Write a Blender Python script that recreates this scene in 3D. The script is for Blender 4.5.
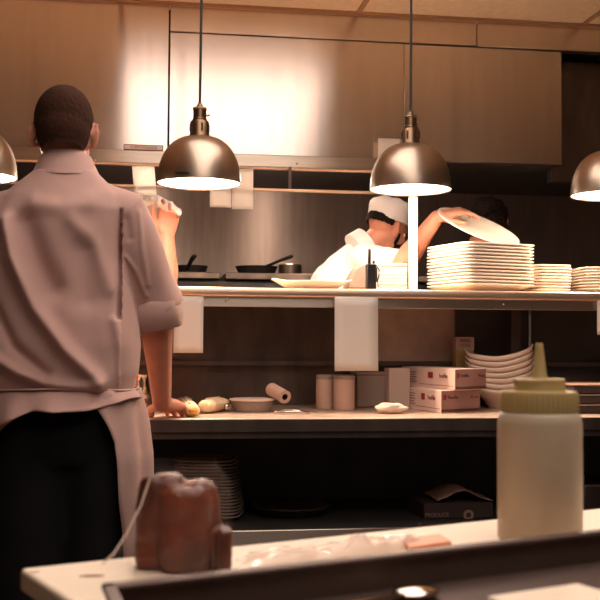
import bpy, bmesh, math, random
from mathutils import Vector, Matrix, noise
random.seed(7)
for o in list(bpy.data.objects): bpy.data.objects.remove(o)
SC = bpy.context.scene; COL = SC.collection
PI = math.pi
# ------------------------------------------------------------------ camera
FPX = 1050.0
CAM = Vector((0, 0, 1.10)); YAW = math.radians(8.5); PITCH = math.atan(45/FPX); ROLL = .006
RM = Matrix.Rotation(-YAW, 3, 'Z') @ Matrix.Rotation(PI/2+PITCH, 3, 'X') @ Matrix.Rotation(ROLL, 3, 'Z')
cd = bpy.data.cameras.new('camera'); cam = bpy.data.objects.new('camera', cd); COL.objects.link(cam)
cam.matrix_world = Matrix.Translation(CAM) @ RM.to_4x4()
cd.sensor_width = 36; cd.lens = FPX/600*36; cd.clip_start = .02
cd.dof.use_dof = True; cd.dof.focus_distance = 3.2; cd.dof.aperture_fstop = 13
SC.camera = cam
# ------------------------------------------------------------------ world and exposure
wd = bpy.data.worlds.new('world'); SC.world = wd; wd.use_nodes = True
wd.node_tree.nodes['Background'].inputs[0].default_value = (.07, .058, .054, 1)
wd.node_tree.nodes['Background'].inputs[1].default_value = 1
SC.view_settings.view_transform = 'Standard'; SC.view_settings.look = 'None'
SC.view_settings.exposure = .12; SC.view_settings.gamma = 1; SC.view_settings.use_curve_mapping = False
# light strengths, used by the lamp builders further down
LAMP_W = 23.0; LAMP_COL = (1, .79, .60)
TROFFER = 3.3; TROFFER_COL = (1, .87, .78)
HOODL_W = 11.0
CEIL_Z = 2.628; SHELF_Z = 1.298; CTR_Z = .871; BOARD_Z = .905

def ray(x, y): return RM @ Vector((x-300, 300-y, -FPX))
def W(x, y, Y):
    d = ray(x, y); return CAM + d*(Y/d.y)
def Zp(x, y, z):
    d = ray(x, y); return CAM + d*((z-CAM.z)/d.z)
# ------------------------------------------------------------------ materials
def lin(c):
    return tuple((x/12.92 if x <= .04045 else ((x+.055)/1.055)**2.4) for x in c)
def mat(name, rgb, rough=.5, metal=0, bump=0, bscale=60, var=0, vscale=8, stretch=(1,1,1), sss=0, trans=0, alpha=1, emit=0, aniso=0, coat=0, rgb2=None, ior=None, sheen=0):
    m = bpy.data.materials.new(name); m.use_nodes = True
    nt = m.node_tree; N = nt.nodes; L = nt.links; b = N['Principled BSDF']
    c = lin(tuple(v/255 for v in rgb)) + (1,)
    b.inputs['Base Color'].default_value = c
    b.inputs['Roughness'].default_value = rough; b.inputs['Metallic'].default_value = metal
    if ior: b.inputs['IOR'].default_value = ior
    if sss:
        b.inputs['Subsurface Weight'].default_value = sss; b.inputs['Subsurface Radius'].default_value = (.02, .008, .004)
        b.inputs['Subsurface Scale'].default_value = .5
    if trans: b.inputs['Transmission Weight'].default_value = trans
    if alpha < 1: b.inputs['Alpha'].default_value = alpha
    if coat: b.inputs['Coat Weight'].default_value = coat
    if sheen: b.inputs['Sheen Weight'].default_value = sheen
    if emit:
        b.inputs['Emission Color'].default_value = c; b.inputs['Emission Strength'].default_value = emit
    if var or bump or rgb2:
        tc = N.new('ShaderNodeTexCoord'); mp = N.new('ShaderNodeMapping'); mp.inputs['Scale'].default_value = stretch
        L.new(tc.outputs['Object'], mp.inputs[0])
    if var or rgb2:
        n = N.new('ShaderNodeTexNoise'); n.inputs['Scale'].default_value = vscale; n.inputs['Detail'].default_value = 5
        L.new(mp.outputs[0], n.inputs['Vector'])
        r = N.new('ShaderNodeValToRGB'); r.color_ramp.elements[0].position = .3; r.color_ramp.elements[1].position = .7
        if rgb2: c2 = lin(tuple(v/255 for v in rgb2))+(1,)
        else: c2 = tuple(min(1, v*(1+var)) for v in c[:3])+(1,)
        c1 = c if rgb2 else tuple(v*(1-var) for v in c[:3])+(1,)
        r.color_ramp.elements[0].color = c1; r.color_ramp.elements[1].color = c2
        L.new(n.outputs['Fac'], r.inputs[0]); L.new(r.outputs[0], b.inputs['Base Color'])
    if bump:
        n2 = N.new('ShaderNodeTexNoise'); n2.inputs['Scale'].default_value = bscale; n2.inputs['Detail'].default_value = 4
        L.new(mp.outputs[0], n2.inputs['Vector'])
        bp = N.new('ShaderNodeBump'); bp.inputs['Strength'].default_value = bump; bp.inputs['Distance'].default_value = .01
        L.new(n2.outputs['Fac'], bp.inputs['Height']); L.new(bp.outputs[0], b.inputs['Normal'])
    if aniso:
        t = N.new('ShaderNodeTangent'); t.direction_type = 'UV_MAP'; t.uv_map = 'UVMap'
        L.new(t.outputs[0], b.inputs['Tangent']); b.inputs['Anisotropic'].default_value = aniso
    return m
M = {}
M['steel'] = mat('brushed_steel', (190,174,158), .30, 1, var=.10, vscale=3, stretch=(1,1,14), aniso=.85)
M['hoodsteel'] = mat('hood_steel', (226,214,204), .21, 1, var=.05, vscale=2.5, stretch=(8,1,.8), aniso=.94)
M['wallsteel'] = mat('wall_steel', (150,132,124), .42, .8, var=.12, vscale=3, stretch=(10,1,1), aniso=.85)
M['shelfsteel'] = mat('shelf_steel', (222,190,165), .38, .85, var=.06, vscale=6)
M['darksteel'] = mat('dark_steel', (98,84,76), .42, .8, var=.25, vscale=5, stretch=(3,1,1))
M['counter'] = mat('counter_steel', (205,178,158), .42, .6, var=.18, vscale=9, stretch=(1,3,1), bump=.05)
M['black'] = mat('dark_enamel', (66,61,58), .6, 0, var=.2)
M['blackplastic'] = mat('black_plastic', (22,21,22), .4)
M['iron'] = mat('pan_iron', (38,33,33), .45, .5)
M['bronze'] = mat('bronze_shade', (172,154,138), .33, 1, var=.08, vscale=10)
M['brass'] = mat('aged_brass', (120,96,74), .32, 1)
M['cord'] = mat('cord_rubber', (32,26,24), .6)
M['shadein'] = mat('white_enamel', (250,238,222), .45)
M['bulb'] = mat('lamp_bulb', (255,222,180), .3, emit=6)
M['diffuser'] = mat('troffer_glow', (255,255,255), .5)
M['hoodbulb'] = mat('hood_bulb', (255,214,170), .3, emit=8)
M['ceil'] = mat('ceiling_tile', (232,210,184), .9, bump=.25, bscale=90, var=.06, vscale=30)
M['tbar'] = mat('ceiling_grid', (168,130,96), .6)
M['wall'] = mat('painted_wall', (160,134,114), .8, var=.08)
M['floor'] = mat('quarry_tile', (84,70,62), .5, var=.2, vscale=4)
M['fabric'] = mat('jacket_cotton', (196,157,147), .85, bump=.12, bscale=450, var=.03, vscale=12, sheen=.15)
M['fabric2'] = mat('apron_cotton', (196,160,150), .85, bump=.15, bscale=350, var=.05, vscale=14)
M['white'] = mat('white_cotton', (244,238,234), .85, bump=.1, bscale=300)
M['paper'] = mat('ticket_paper', (255,248,240), .8, bump=.04, bscale=40)
M['trouser'] = mat('black_trousers', (26,25,26), .9, bump=.1, bscale=300)
M['skin'] = mat('skin', (206,138,112), .5, sss=.15, var=.06, vscale=25)
M['skin2'] = mat('skin_dark', (190,124,98), .5, sss=.15, var=.06, vscale=25)
M['hair'] = mat('dark_hair', (30,20,16), .75, bump=.6, bscale=260)
M['buzz'] = mat('cropped_hair', (62,37,26), .95, bump=.3, bscale=500, var=.25, vscale=200)
for k_ in ('hair', 'buzz', 'trouser', 'fabric', 'fabric2'): M[k_].node_tree.nodes['Principled BSDF'].inputs['Specular IOR Level'].default_value = .15
M['eye'] = mat('eye_white', (235,228,220), .3)
M['leather'] = mat('shoe_leather', (18,17,17), .4)
M['china'] = mat('white_china', (248,234,218), .16, var=.01)
M['bowl'] = mat('cream_china', (240,214,194), .3)
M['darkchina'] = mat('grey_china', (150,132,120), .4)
M['card'] = mat('box_card', (238,206,190), .6, var=.02)
M['cardside'] = mat('box_print', (150,108,100), .6)
M['red'] = mat('red_ink', (150,32,36), .5)
M['ink'] = mat('brown_ink', (86,52,46), .6)
M['labelwhite'] = mat('label_white', (245,232,224), .5)
M['bottle'] = mat('milky_plastic', (194,174,148), .42, sss=.4, var=.06, vscale=20)
M['cap'] = mat('yellow_plastic', (178,152,98), .4, sss=.25)
M['board'] = mat('cutting_board', (246,222,196), .55, var=.04, vscale=14, bump=.06, bscale=80)
M['boardstain'] = mat('board_stain', (150,84,48), .7)
M['traysteel'] = mat('tray_steel', (98,78,70), .5, .55, var=.12, vscale=12)
M['bread'] = mat('crust', (128,54,20), .45, bump=.5, bscale=28, rgb2=(58,22,12), vscale=22)
M['dough'] = mat('pale_dough', (226,196,150), .6, bump=.2, bscale=60, rgb2=(200,160,112), vscale=24)
M['tortilla'] = mat('tortilla', (240,216,180), .7, bump=.25, bscale=50, rgb2=(222,178,132), vscale=40)
M['egg'] = mat('yellow_filling', (226,160,60), .5, bump=.4, bscale=120)
M['peach'] = mat('salmon_plastic', (226,140,100), .5)
M['kraft'] = mat('kraft_paper', (176,136,116), .8)
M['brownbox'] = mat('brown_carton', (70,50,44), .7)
M['beige'] = mat('beige_plastic', (196,162,144), .5)
M['bag'] = mat('pale_bag', (222,192,172), .6)
M['chrome'] = mat('chrome', (220,205,190), .12, 1)
def film_mat(name, col, fac, rough):
    m = bpy.data.materials.new(name); m.use_nodes = True; nt = m.node_tree; N = nt.nodes; L = nt.links
    for n in list(N): N.remove(n)
    out = N.new('ShaderNodeOutputMaterial'); mx = N.new('ShaderNodeMixShader'); mx.inputs[0].default_value = fac
    tr = N.new('ShaderNodeBsdfTransparent'); p = N.new('ShaderNodeBsdfPrincipled')
    p.inputs['Base Color'].default_value = lin(tuple(v/255 for v in col))+(1,); p.inputs['Roughness'].default_value = rough
    L.new(tr.outputs[0], mx.inputs[1]); L.new(p.outputs[0], mx.inputs[2]); L.new(mx.outputs[0], out.inputs[0])
    return m
M['film'] = film_mat('cling_film', (240,210,196), .04, .15)
M['bagfilm'] = film_mat('bag_film', (236,206,186), .5, .25)
def translucent(m, f):
    nt = m.node_tree; N = nt.nodes; L = nt.links; b = N['Principled BSDF']; out = [n for n in N if n.type == 'OUTPUT_MATERIAL'][0]
    t = N.new('ShaderNodeBsdfTranslucent'); t.inputs[0].default_value = b.inputs['Base Color'].default_value
    mx = N.new('ShaderNodeMixShader'); mx.inputs[0].default_value = f
    L.new(b.outputs[0], mx.inputs[1]); L.new(t.outputs[0], mx.inputs[2]); L.new(mx.outputs[0], out.inputs[0])
translucent(M['paper'], .45)
def emis(m, col, s):
    b = m.node_tree.nodes['Principled BSDF']; b.inputs['Emission Color'].default_value = tuple(col)+(1,); b.inputs['Emission Strength'].default_value = s
emis(M['diffuser'], TROFFER_COL, TROFFER)

# ------------------------------------------------------------------ geometry collector
def perp(t, ref):
    u = t.cross(ref)
    if u.length < 1e-4: u = t.cross(Vector((1, .3, .2)))
    u.normalize(); return u, u.cross(t).normalized()
class G:
    def __init__(s): s.v = []; s.f = []
    def add(s, vs, fs):
        k = len(s.v); s.v += [Vector(v) for v in vs]; s.f += [tuple(i+k for i in f) for f in fs]; return s
    def box(s, lo, hi, R=None, c=None):
        a, b = Vector(lo), Vector(hi)
        vs = [Vector((x, y, z)) for z in (a.z, b.z) for y in (a.y, b.y) for x in (a.x, b.x)]
        if R is not None:
            c = Vector(c) if c is not None else (a+b)/2
            vs = [c+R@(v-c) for v in vs]
        return s.add(vs, [(0,2,3,1),(4,5,7,6),(0,1,5,4),(2,6,7,3),(0,4,6,2),(1,3,7,5)])
    def rings(s, rs, cap0=True, cap1=True):
        n = len(rs[0]); vs = [v for r in rs for v in r]; fs = []
        for i in range(len(rs)-1):
            for j in range(n):
                a = i*n+j; b = i*n+(j+1) % n; fs.append((a, b, b+n, a+n))
        if cap0: fs.append(tuple(range(n))[::-1])
        if cap1: fs.append(tuple((len(rs)-1)*n+j for j in range(n)))
        return s.add(vs, fs)
    def lathe(s, prof, n=32, c=(0,0,0), fn=None, R=None, cap0=False, cap1=False):
        c = Vector(c); rs = []
        for r, z in prof:
            ring = []
            for j in range(n):
                a = 2*PI*j/n
                p = fn(a, r, z) if fn else Vector((r*math.cos(a), r*math.sin(a), z))
                if R is not None: p = R@p
                ring.append(c+p)
            rs.append(ring)
        return s.rings(rs, cap0, cap1)
    def tube(s, pts, rad, n=12, ref=(0,0,1), asp=1.0, round_ends=True):
        pts = [Vector(p) for p in pts]; m = len(pts)
        if not isinstance(rad, (list, tuple)): rad = [rad]*m
        ref = Vector(ref); rs = []
        for i, p in enumerate(pts):
            t = (pts[min(i+1, m-1)]-pts[max(i-1, 0)]).normalized(); u, w = perp(t, ref); r = rad[i]
            def ring(c, k): return [c+(u*math.cos(2*PI*j/n)+w*math.sin(2*PI*j/n)*asp)*r*k for j in range(n)]
            if i == 0 and round_ends: rs += [ring(p-t*r*.85*1, .45), ring(p-t*r*.5, .85)]
            rs.append(ring(p, 1))
            if i == m-1 and round_ends: rs += [ring(p+t*r*.5, .85), ring(p+t*r*.85, .45)]
        return s.rings(rs)
    def loft(s, secs, n=28, pw=2.0):
        # secs: (center, side vector, front vector); superellipse sections
        rs = []
        for c, u, w in secs:
            c, u, w = Vector(c), Vector(u), Vector(w); r = []
            for j in range(n):
                a = 2*PI*j/n; ca, sa = math.cos(a), math.sin(a)
                r.append(c+u*(abs(ca)**(2/pw)*(1 if ca >= 0 else -1))+w*(abs(sa)**(2/pw)*(1 if sa >= 0 else -1)))
            rs.append(r)
        return s.rings(rs)
    def ell(s, c, r, R=None, n=20, m=12):
        c = Vector(c); rs = []
        if not isinstance(r, (list, tuple, Vector)): r = (r, r, r)
        for i in range(m):
            ph = PI*(i+.5)/m-PI/2; ring = []
            for j in range(n):
                a = 2*PI*j/n; p = Vector((r[0]*math.cos(ph)*math.cos(a), r[1]*math.cos(ph)*math.sin(a), r[2]*math.sin(ph)))
                ring.append(c+(R@p if R is not None else p))
            rs.append(ring)
        return s.rings(rs)
    def move(s, T):
        s.v = [T@v for v in s.v]; return s
ORG = {}
def obj(name, g, m, parent=None, origin=None, bevel=0, smooth=True, ang=35, recalc=True, seg=2):
    if isinstance(g, bpy.types.Mesh): me = g; vs = [v.co.copy() for v in me.vertices]
    else: vs = g.v
    if parent is not None: o0 = ORG[parent.name]
    elif origin is not None: o0 = Vector(origin)
    else:
        lo = [min(v[i] for v in vs) for i in range(3)]; hi = [max(v[i] for v in vs) for i in range(3)]
        o0 = Vector(((lo[0]+hi[0])/2, (lo[1]+hi[1])/2, lo[2]))
    if isinstance(g, G):
        me = bpy.data.meshes.new(name); me.from_pydata([v-o0 for v in g.v], [], g.f); me.update()
        bm = bmesh.new(); bm.from_mesh(me)
        if recalc: bmesh.ops.recalc_face_normals(bm, faces=bm.faces)
        uv = bm.loops.layers.uv.new('UVMap')
        for f in bm.faces:
            nn = f.normal
            for l in f.loops:
                p = l.vert.co
                if abs(nn.z) > .7: l[uv].uv = (p.y, p.x)
                elif abs(nn.y) >= abs(nn.x): l[uv].uv = (p.z, p.x)
                else: l[uv].uv = (p.z, p.y)
        bm.to_mesh(me); bm.free()
    else:
        me.transform(Matrix.Translation(-o0)); me.name = name
    if smooth: me.shade_smooth(); me.set_sharp_from_angle(angle=math.radians(ang))
    me.materials.clear(); me.materials.append(M[m])
    o = bpy.data.objects.new(name, me); COL.objects.link(o)
    if parent is not None: o.parent = parent
    else: o.location = o0
    ORG[o.name] = o0
    if bevel:
        b = o.modifiers.new('bevel', 'BEVEL'); b.width = bevel; b.segments = seg; b.limit_method = 'ANGLE'; b.angle_limit = math.radians(40)
    return o
def tag(o, label=None, cat=None, group=None, kind=None):
    if label: o['label'] = label
    if cat: o['category'] = cat
    if group: o['group'] = group
    if kind: o['kind'] = kind
    return o
def thing(name, loc, label, cat, group=None):
    o = bpy.data.objects.new(name, None); COL.objects.link(o); o.location = loc; o.empty_display_size = .05
    ORG[o.name] = Vector(loc); return tag(o, label, cat, group)
def struct(name, g, m, **k): return tag(obj(name, g, m, **k), kind='structure')
def dup(o, parent=None):
    c = o.copy(); COL.objects.link(c)
    if parent is not None: c.parent = parent
    for ch in list(o.children): dup(ch, c)
    ORG[c.name] = ORG[o.name]
    return c
def organic(g, voxel, sm=3, fac=.5, disp=None):
    me = bpy.data.meshes.new('t'); me.from_pydata(g.v, [], g.f); me.update()
    bm = bmesh.new(); bm.from_mesh(me); bmesh.ops.recalc_face_normals(bm, faces=bm.faces); bm.to_mesh(me); bm.free()
    o = bpy.data.objects.new('t', me); COL.objects.link(o)
    r = o.modifiers.new('r', 'REMESH'); r.mode = 'VOXEL'; r.voxel_size = voxel
    if sm:
        s = o.modifiers.new('s', 'SMOOTH'); s.factor = fac; s.iterations = sm
    dg = bpy.context.evaluated_depsgraph_get()
    res = bpy.data.meshes.new_from_object(o.evaluated_get(dg))
    bpy.data.objects.remove(o)
    if disp:
        nn = [v.normal.copy() for v in res.vertices]
        for v, n_ in zip(res.vertices, nn): v.co = v.co + disp(v.co.copy(), n_)
        res.update()
    res.materials.clear()
    return res
def text(s, size, loc, R, m, parent, name='lettering', extrude=.0004, sx=1):
    cu = bpy.data.curves.new('t', 'FONT'); cu.body = s; cu.size = size; cu.extrude = extrude; cu.align_x = 'CENTER'; cu.align_y = 'CENTER'
    o = bpy.data.objects.new('t', cu); COL.objects.link(o)
    me = bpy.data.meshes.new_from_object(o.evaluated_get(bpy.context.evaluated_depsgraph_get())); bpy.data.objects.remove(o)
    me.transform(Matrix.Translation(Vector(loc)) @ R.to_4x4() @ Matrix.Diagonal((sx, 1, 1, 1)))
    return obj(name, me, m, parent, smooth=False)
RX90 = Matrix.Rotation(PI/2, 3, 'X')
def rz(a): return Matrix.Rotation(a, 3, 'Z')

# ================================================================== ROOM
struct('floor', G().box((-3,-2.2,-.05), (4.2,5.9,0)), 'floor')
struct('ceiling', G().box((-3,-2.2,CEIL_Z), (4.2,5.9,CEIL_Z+.05)), 'ceil')
struct('wall_back', G().box((-3,5.7,0), (4.2,5.8,CEIL_Z)), 'wallsteel')
struct('wall_left', G().box((-3.1,-2.2,0), (-3,5.9,CEIL_Z)), 'wall')
struct('wall_right', G().box((4.2,-2.2,0), (4.3,5.9,CEIL_Z)), 'wall')
for k, x in enumerate((-1.19, -.115, .961, 2.047, 3.13)):
    struct('trim_%d' % (k+1), G().box((x-.012,-2.2,CEIL_Z-.006), (x+.012,4.68,CEIL_Z+.002)), 'tbar')
struct('trim_6', G().box((-3,4.655,CEIL_Z-.012), (4.2,4.68,CEIL_Z+.002)), 'tbar')
# ceiling troffers (the broad one is mirrored in the hood front)
def troffer(x0, x1, y0, y1, label, m):
    t = thing('ceiling_light', ((x0+x1)/2, (y0+y1)/2, CEIL_Z-.03), label, 'ceiling light')
    f = G()
    w = .03; z0, z1 = CEIL_Z-.03, CEIL_Z-.004
    f.box((x0,y0,z0),(x1,y0+w,z1)); f.box((x0,y1-w,z0),(x1,y1,z1)); f.box((x0,y0+w,z0),(x0+w,y1-w,z1)); f.box((x1-w,y0+w,z0),(x1,y1-w,z1))
    obj('frame', f, 'labelwhite', t, smooth=False)
    obj('diffuser', G().box((x0+w,y0+w,CEIL_Z-.018),(x1-w,y1-w,CEIL_Z-.008)), m, t, smooth=False)
    return t
troffer(-.15, 1.07, 1.45, 3.7, 'long fluorescent ceiling light above the pass, mirrored in the hood', 'diffuser')
troffer(-.20, 1.45, -.30, 1.30, 'fluorescent ceiling light above the near work table', 'diffuser')

# ================================================================== HOOD
HY = 4.68
hood = thing('extraction_hood', (.7, 5.1, 1.95), 'large brushed steel extraction hood hanging over the cooking line', 'hood')
zs = W(300, 38, HY).z   # seam height
x169 = W(169, 80, HY).x; x477 = W(477, 30, HY).x; x562 = W(562, 100, HY).x; x408 = W(398, 160, HY).x
HB = 1.955
obj('panel', G().box((-2.4,HY,HB),(x169-.003,HY+.05,CEIL_Z-.012)), 'hoodsteel', hood, bevel=.002)
obj('panel', G().box((x169+.003,HY,zs+.003),(x477-.002,HY+.05,CEIL_Z-.012)), 'hoodsteel', hood, bevel=.002)
obj('panel', G().box((x477+.002,HY,zs+.003),(4.0,HY+.05,CEIL_Z-.012)), 'hoodsteel', hood, bevel=.002)
obj('panel', G().box((x169+.003,HY,HB),(W(404,100,HY).x,HY+.05,zs-.003)), 'hoodsteel', hood, bevel=.002)
obj('panel', G().box((W(404,100,HY).x+.002,HY+.004,HB),(x562,HY+.05,zs-.003)), 'hoodsteel', hood, bevel=.002)
obj('panel', G().box((x562+.01,HY+.16,1.90),(4.0,HY+.22,zs-.003)), 'darksteel', hood, bevel=.002)
g = G().box((-2.4,HY+.05,HB+.004),(x562,5.695,HB+.03)); g.box((x562,HY+.22,HB+.004),(4.0,5.695,HB+.03))
obj('underside', g, 'black', hood, smooth=False)
obj('backing', G().box((-2.4,HY+.056,HB+.035),(x562,HY+.07,CEIL_Z-.014)), 'black', hood, smooth=False)
lz0 = W(300, 171, HY-.02).z
g = G().box((-2.4,HY-.025,lz0+.012),(x408,HY+.06,HB-.001))
lg = obj('grease_gutter', g, 'steel', hood, bevel=.003)
obj('gutter_lip', G().tube([(-2.4,HY-.028,lz0+.006),(x408,HY-.028,lz0+.006)], .0065, 10, round_ends=False), 'shelfsteel', lg)
for px, py in ((95,160),(297,163)):
    p = W(px, py, HY-.03); obj('screw', G().ell(p, (.006,.004,.006)), 'chrome', lg)
# maker's label, sitting on top of the gutter
p = W(143.5, 147.2, HY-.012)
lb = obj('nameplate', G().box((p.x-.087,HY-.006,p.z-.0125),(p.x+.087,HY-.002,p.z+.0125)), 'red', hood, bevel=.001)
obj('label_face', G().box((p.x-.083,HY-.0068,p.z-.0098),(p.x+.083,HY-.0055,p.z+.0088)), 'labelwhite', lb, smooth=False)
text('CAPTIVEAIRE', .0175, (p.x+.002,HY-.0072,p.z), RX90, 'red', lb, sx=1.15)
# ticket rail under the gutter
ra, rb = W(0, 182.3, HY-.04), W(398, 188.8, HY-.04)
rail = thing('ticket_rail', (.4, HY-.04, ra.z-.02), 'thin steel ticket rail running below the hood gutter', 'rail')
obj('rod', G().tube([(-1.6, HY-.04, ra.z),(x408, HY-.04, ra.z)], .0075, 10, round_ends=False), 'shelfsteel', rail)
for px in (-60, 290, 396):
    q = W(px, 180, HY-.04); obj('bracket', G().box((q.x-.006,HY-.042,ra.z),(q.x+.006,HY-.020,lz0+.014)), 'darksteel', rail, smooth=False)
def sheet(name, x0, x1, y0, y1, Y, label, group, curl=.01, skew=0, m='paper', cat='paper'):
    a = W(x0, y0, Y); b = W(x1, y1, Y); n = 8; vs = []; fs = []
    sd = random.random()*10
    for i in range(n+1):
        for j in range(5):
            t = i/n; u = j/4
            vs.append(Vector((a.x+(b.x-a.x)*u+skew*t, Y-curl*(t*t)+.003*math.sin(u*3+sd+t*2), a.z+(b.z-a.z)*t)))
    for i in range(n):
        for j in range(4):
            k = i*5+j; fs.append((k, k+1, k+6, k+5))
    o = obj(name, G().add(vs, fs), m); md = o.modifiers.new('thick', 'SOLIDIFY'); md.thickness = .0008
    return tag(o, label, cat, group)
sheet('order_ticket', 132, 154, 166, 196, HY-.050, 'white order ticket on the hood rail beside the cook\'s shoulder', 'tickets on the hood rail', skew=.012)
sheet('order_ticket', 210, 231, 180, 208, HY-.052, 'shorter white order ticket on the hood rail just under the first full lamp', 'tickets on the hood rail')
sheet('order_ticket', 232, 253, 168.5, 210, HY-.056, 'taller white order ticket hanging right of the lamp on the hood rail', 'tickets on the hood rail')
sheet('order_ticket', 378, 400, 138, 186, HY-.050, 'white ticket stuck up behind the lamp, over the gutter end', 'tickets on the hood rail', curl=0)
# hood lights, recessed under the hood
def hood_light(x, y, label):
    t = thing('hood_light', (x, y, HB-.028), label, 'light', 'lights under the hood')
    obj('housing', G().lathe([(.001,HB+.002),(.062,HB+.002),(.062,HB-.028),(.056,HB-.028),(.056,HB-.006),(.001,HB-.006)], 24, (x,y,0), cap0=True, cap1=True), 'black', t)
    obj('bulb', G().ell((x,y,HB-.012), (.034,.034,.006)), 'hoodbulb', t)
    l = bpy.data.lights.new('hood_lamp_light', 'POINT'); l.energy = HOODL_W; l.color = (1,.80,.62); l.shadow_soft_size = .04
    o = bpy.data.objects.new('light_source', l); COL.objects.link(o); o.parent = t; o.location = (0, 0, .001)
hood_light(.02, 4.83, 'round light under the left part of the hood, behind the ticket rail')
hood_light(.74, 4.83, 'round light under the hood straight above the cook in white')

# ================================================================== RANGE WITH PANS
RZ = W(240, 272.5, 5.0).z
rg = thing('cooking_range', (.2, 5.3, 0), 'dark cooking range with a high steel edged top behind the pass', 'range')
obj('body', G().box((-1.6,5.06,0),(2.9,5.66,RZ-.035)), 'black', rg, bevel=.004)
xg = W(223, 275, 5.0).x
obj('top_plate', G().box((-1.6,5.0,RZ-.032),(xg-.012,5.67,RZ)), 'darksteel', rg, bevel=.004)
obj('top_plate', G().box((xg+.012,5.0,RZ-.032),(2.9,5.67,RZ)), 'darksteel', rg, bevel=.004)
def pan(x0, x1, Y, hpts, label):
    c = (W(x0, 270, Y)+W(x1, 270, Y))/2; r = (W(x1, 270, Y)-W(x0, 270, Y)).length/2
    t = thing('frying_pan', (c.x, Y, RZ), label, 'pan', 'frying pans on the range')
    obj('pan_body', G().lathe([(.001,RZ+.002),(r*.78,RZ+.002),(r*.82,RZ+.004),(r,RZ+.044),(r*.97,RZ+.044),(r*.78,RZ+.008),(.001,RZ+.008)], 36, (c.x,Y,0), cap0=True, cap1=True), 'iron', t)
    obj('handle', G().tube([W(a, b, yy) for a, b, yy in hpts], [.008,.010,.012,.014], 10, asp=.7), 'iron', t)
pan(176, 208, 5.22, [(187,269,5.14),(189,265,5.10),(191.5,260,5.06),(194,256.5,5.04)], 'small black frying pan nearest the raised forearm')
pan(235, 278, 5.2, [(266,266,5.18),(272,264,5.16),(281,260,5.14),(291,256.5,5.12)], 'wide black frying pan with its handle up, left of the capped cook')
c = W(290, 262, 5.5); r = .062
t = thing('saucepan', (c.x, 5.5, RZ), 'shiny rimmed saucepan at the back of the range behind the wide pan', 'pan')
obj('pot_body', G().lathe([(.001,RZ+.002),(r,RZ+.002),(r,RZ+.075),(r*.96,RZ+.075),(r*.96,RZ+.006),(.001,RZ+.006)], 30, (c.x,5.5,0), cap0=True, cap1=True), 'darksteel', t)
obj('rim', G().lathe([(r*.94,RZ+.076),(r*1.03,RZ+.076),(r*1.03,RZ+.08),(r*.94,RZ+.08),(r*.94,RZ+.076)], 30, (c.x,5.5,0)), 'chrome', t)

# ================================================================== PASS
XL, XR = -1.6, 2.7
cn = thing('pass_counter', (.5, 3.6, 0), 'long steel topped prep counter running beneath the pass shelf', 'counter')
obj('front_edge', G().box((XL,3.25,CTR_Z-.042),(XR,3.262,CTR_Z-.0015)), 'darksteel', cn, bevel=.002)  # separate dark strip: the worktop's shaded front face put into its colour
obj('worktop', G().box((XL,3.2625,CTR_Z-.042),(XR,4.05,CTR_Z)), 'counter', cn, bevel=.003)
obj('front_apron', G().box((XL,3.262,CTR_Z-.062),(XR,3.28,CTR_Z-.042)), 'darksteel', cn, smooth=False)
us = W(350, 528, 3.36).z
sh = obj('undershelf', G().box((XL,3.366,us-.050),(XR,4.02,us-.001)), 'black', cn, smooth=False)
obj('shelf_lip', G().box((XL,3.352,us-.055),(XR,3.3655,us)), 'steel', sh, bevel=.003)  # lighter than the board: light on the shelf front put into the metal
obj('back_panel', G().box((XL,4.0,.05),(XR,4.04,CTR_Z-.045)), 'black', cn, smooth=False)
for x in (XL+.05, -.5, XR-.07): obj('leg', G().box((x-.022,3.32,0),(x+.022,3.36,CTR_Z-.043)), 'darksteel', cn, bevel=.003)
for x in (XL+.05, XR-.07): obj('leg', G().box((x-.022,3.95,0),(x+.022,3.995,CTR_Z-.043)), 'darksteel', cn, bevel=.003)
ps = thing('pass_shelf', (.5, 3.85, CTR_Z), 'long stainless pass shelf with a rolled lip, lit by the heat lamps', 'shelf')
g = G().box((XL,3.615,SHELF_Z-.03),(XR,4.1,SHELF_Z)); obj('shelf_board', g, 'shelfsteel', ps, bevel=.003)
g = G().loft([((x,3.612,SHELF_Z-.0165),(0,.014,0),(0,0,.0165)) for x in (XL, XR)], 16, 3.2); obj('rolled_lip', g, 'shelfsteel', ps)
obj('rail_strip', G().box((XL,3.618,SHELF_Z-.067),(XR,3.634,SHELF_Z-.03)), 'steel', ps, bevel=.002)
for px, py in ((226,300.5),(229,298.5),(503.5,304)):
    q = W(px, py, 3.614); obj('screw', G().ell(q, (.004,.004,.004), n=10, m=6), 'chrome', ps)
zb = W(330, 361, 3.98).z
obj('shadow_panel', G().box((XL,4.0,zb),(W(378,330,4.0).x,4.03,SHELF_Z-.031)), 'darksteel', ps, smooth=False)  # back panel below the shelf, shade put into its dark steel
obj('shadow_panel', G().box((W(456,330,4.0).x,4.0,zb-.05),(XR,4.03,SHELF_Z-.031)), 'black', ps, smooth=False)  # black sheet standing in for the dark open bay
obj('lit_panel', G().box((W(378,330,4.0).x,4.015,zb),(W(456,330,4.0).x,4.03,SHELF_Z-.031)), 'counter', ps, smooth=False)  # same back panel in lighter metal, standing in for light falling on it
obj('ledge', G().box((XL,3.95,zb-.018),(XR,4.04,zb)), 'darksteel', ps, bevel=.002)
obj('splashback', G().box((XL,4.01,CTR_Z+.001),(XR,4.03,zb-.018)), 'darksteel', ps, smooth=False)  # darker steel carries the shade at the back of the counter
for px, w, m in ((516, .02, 'darksteel'), (530, .005, 'chrome'), (-200, .02, 'darksteel'), (640, .02, 'darksteel')):
    q = W(px, 330, 3.9); obj('upright', G().box((q.x-w,3.9,CTR_Z+.001),(q.x+w,3.9+2*w,SHELF_Z-.031)), m, ps, bevel=.001)
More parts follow.
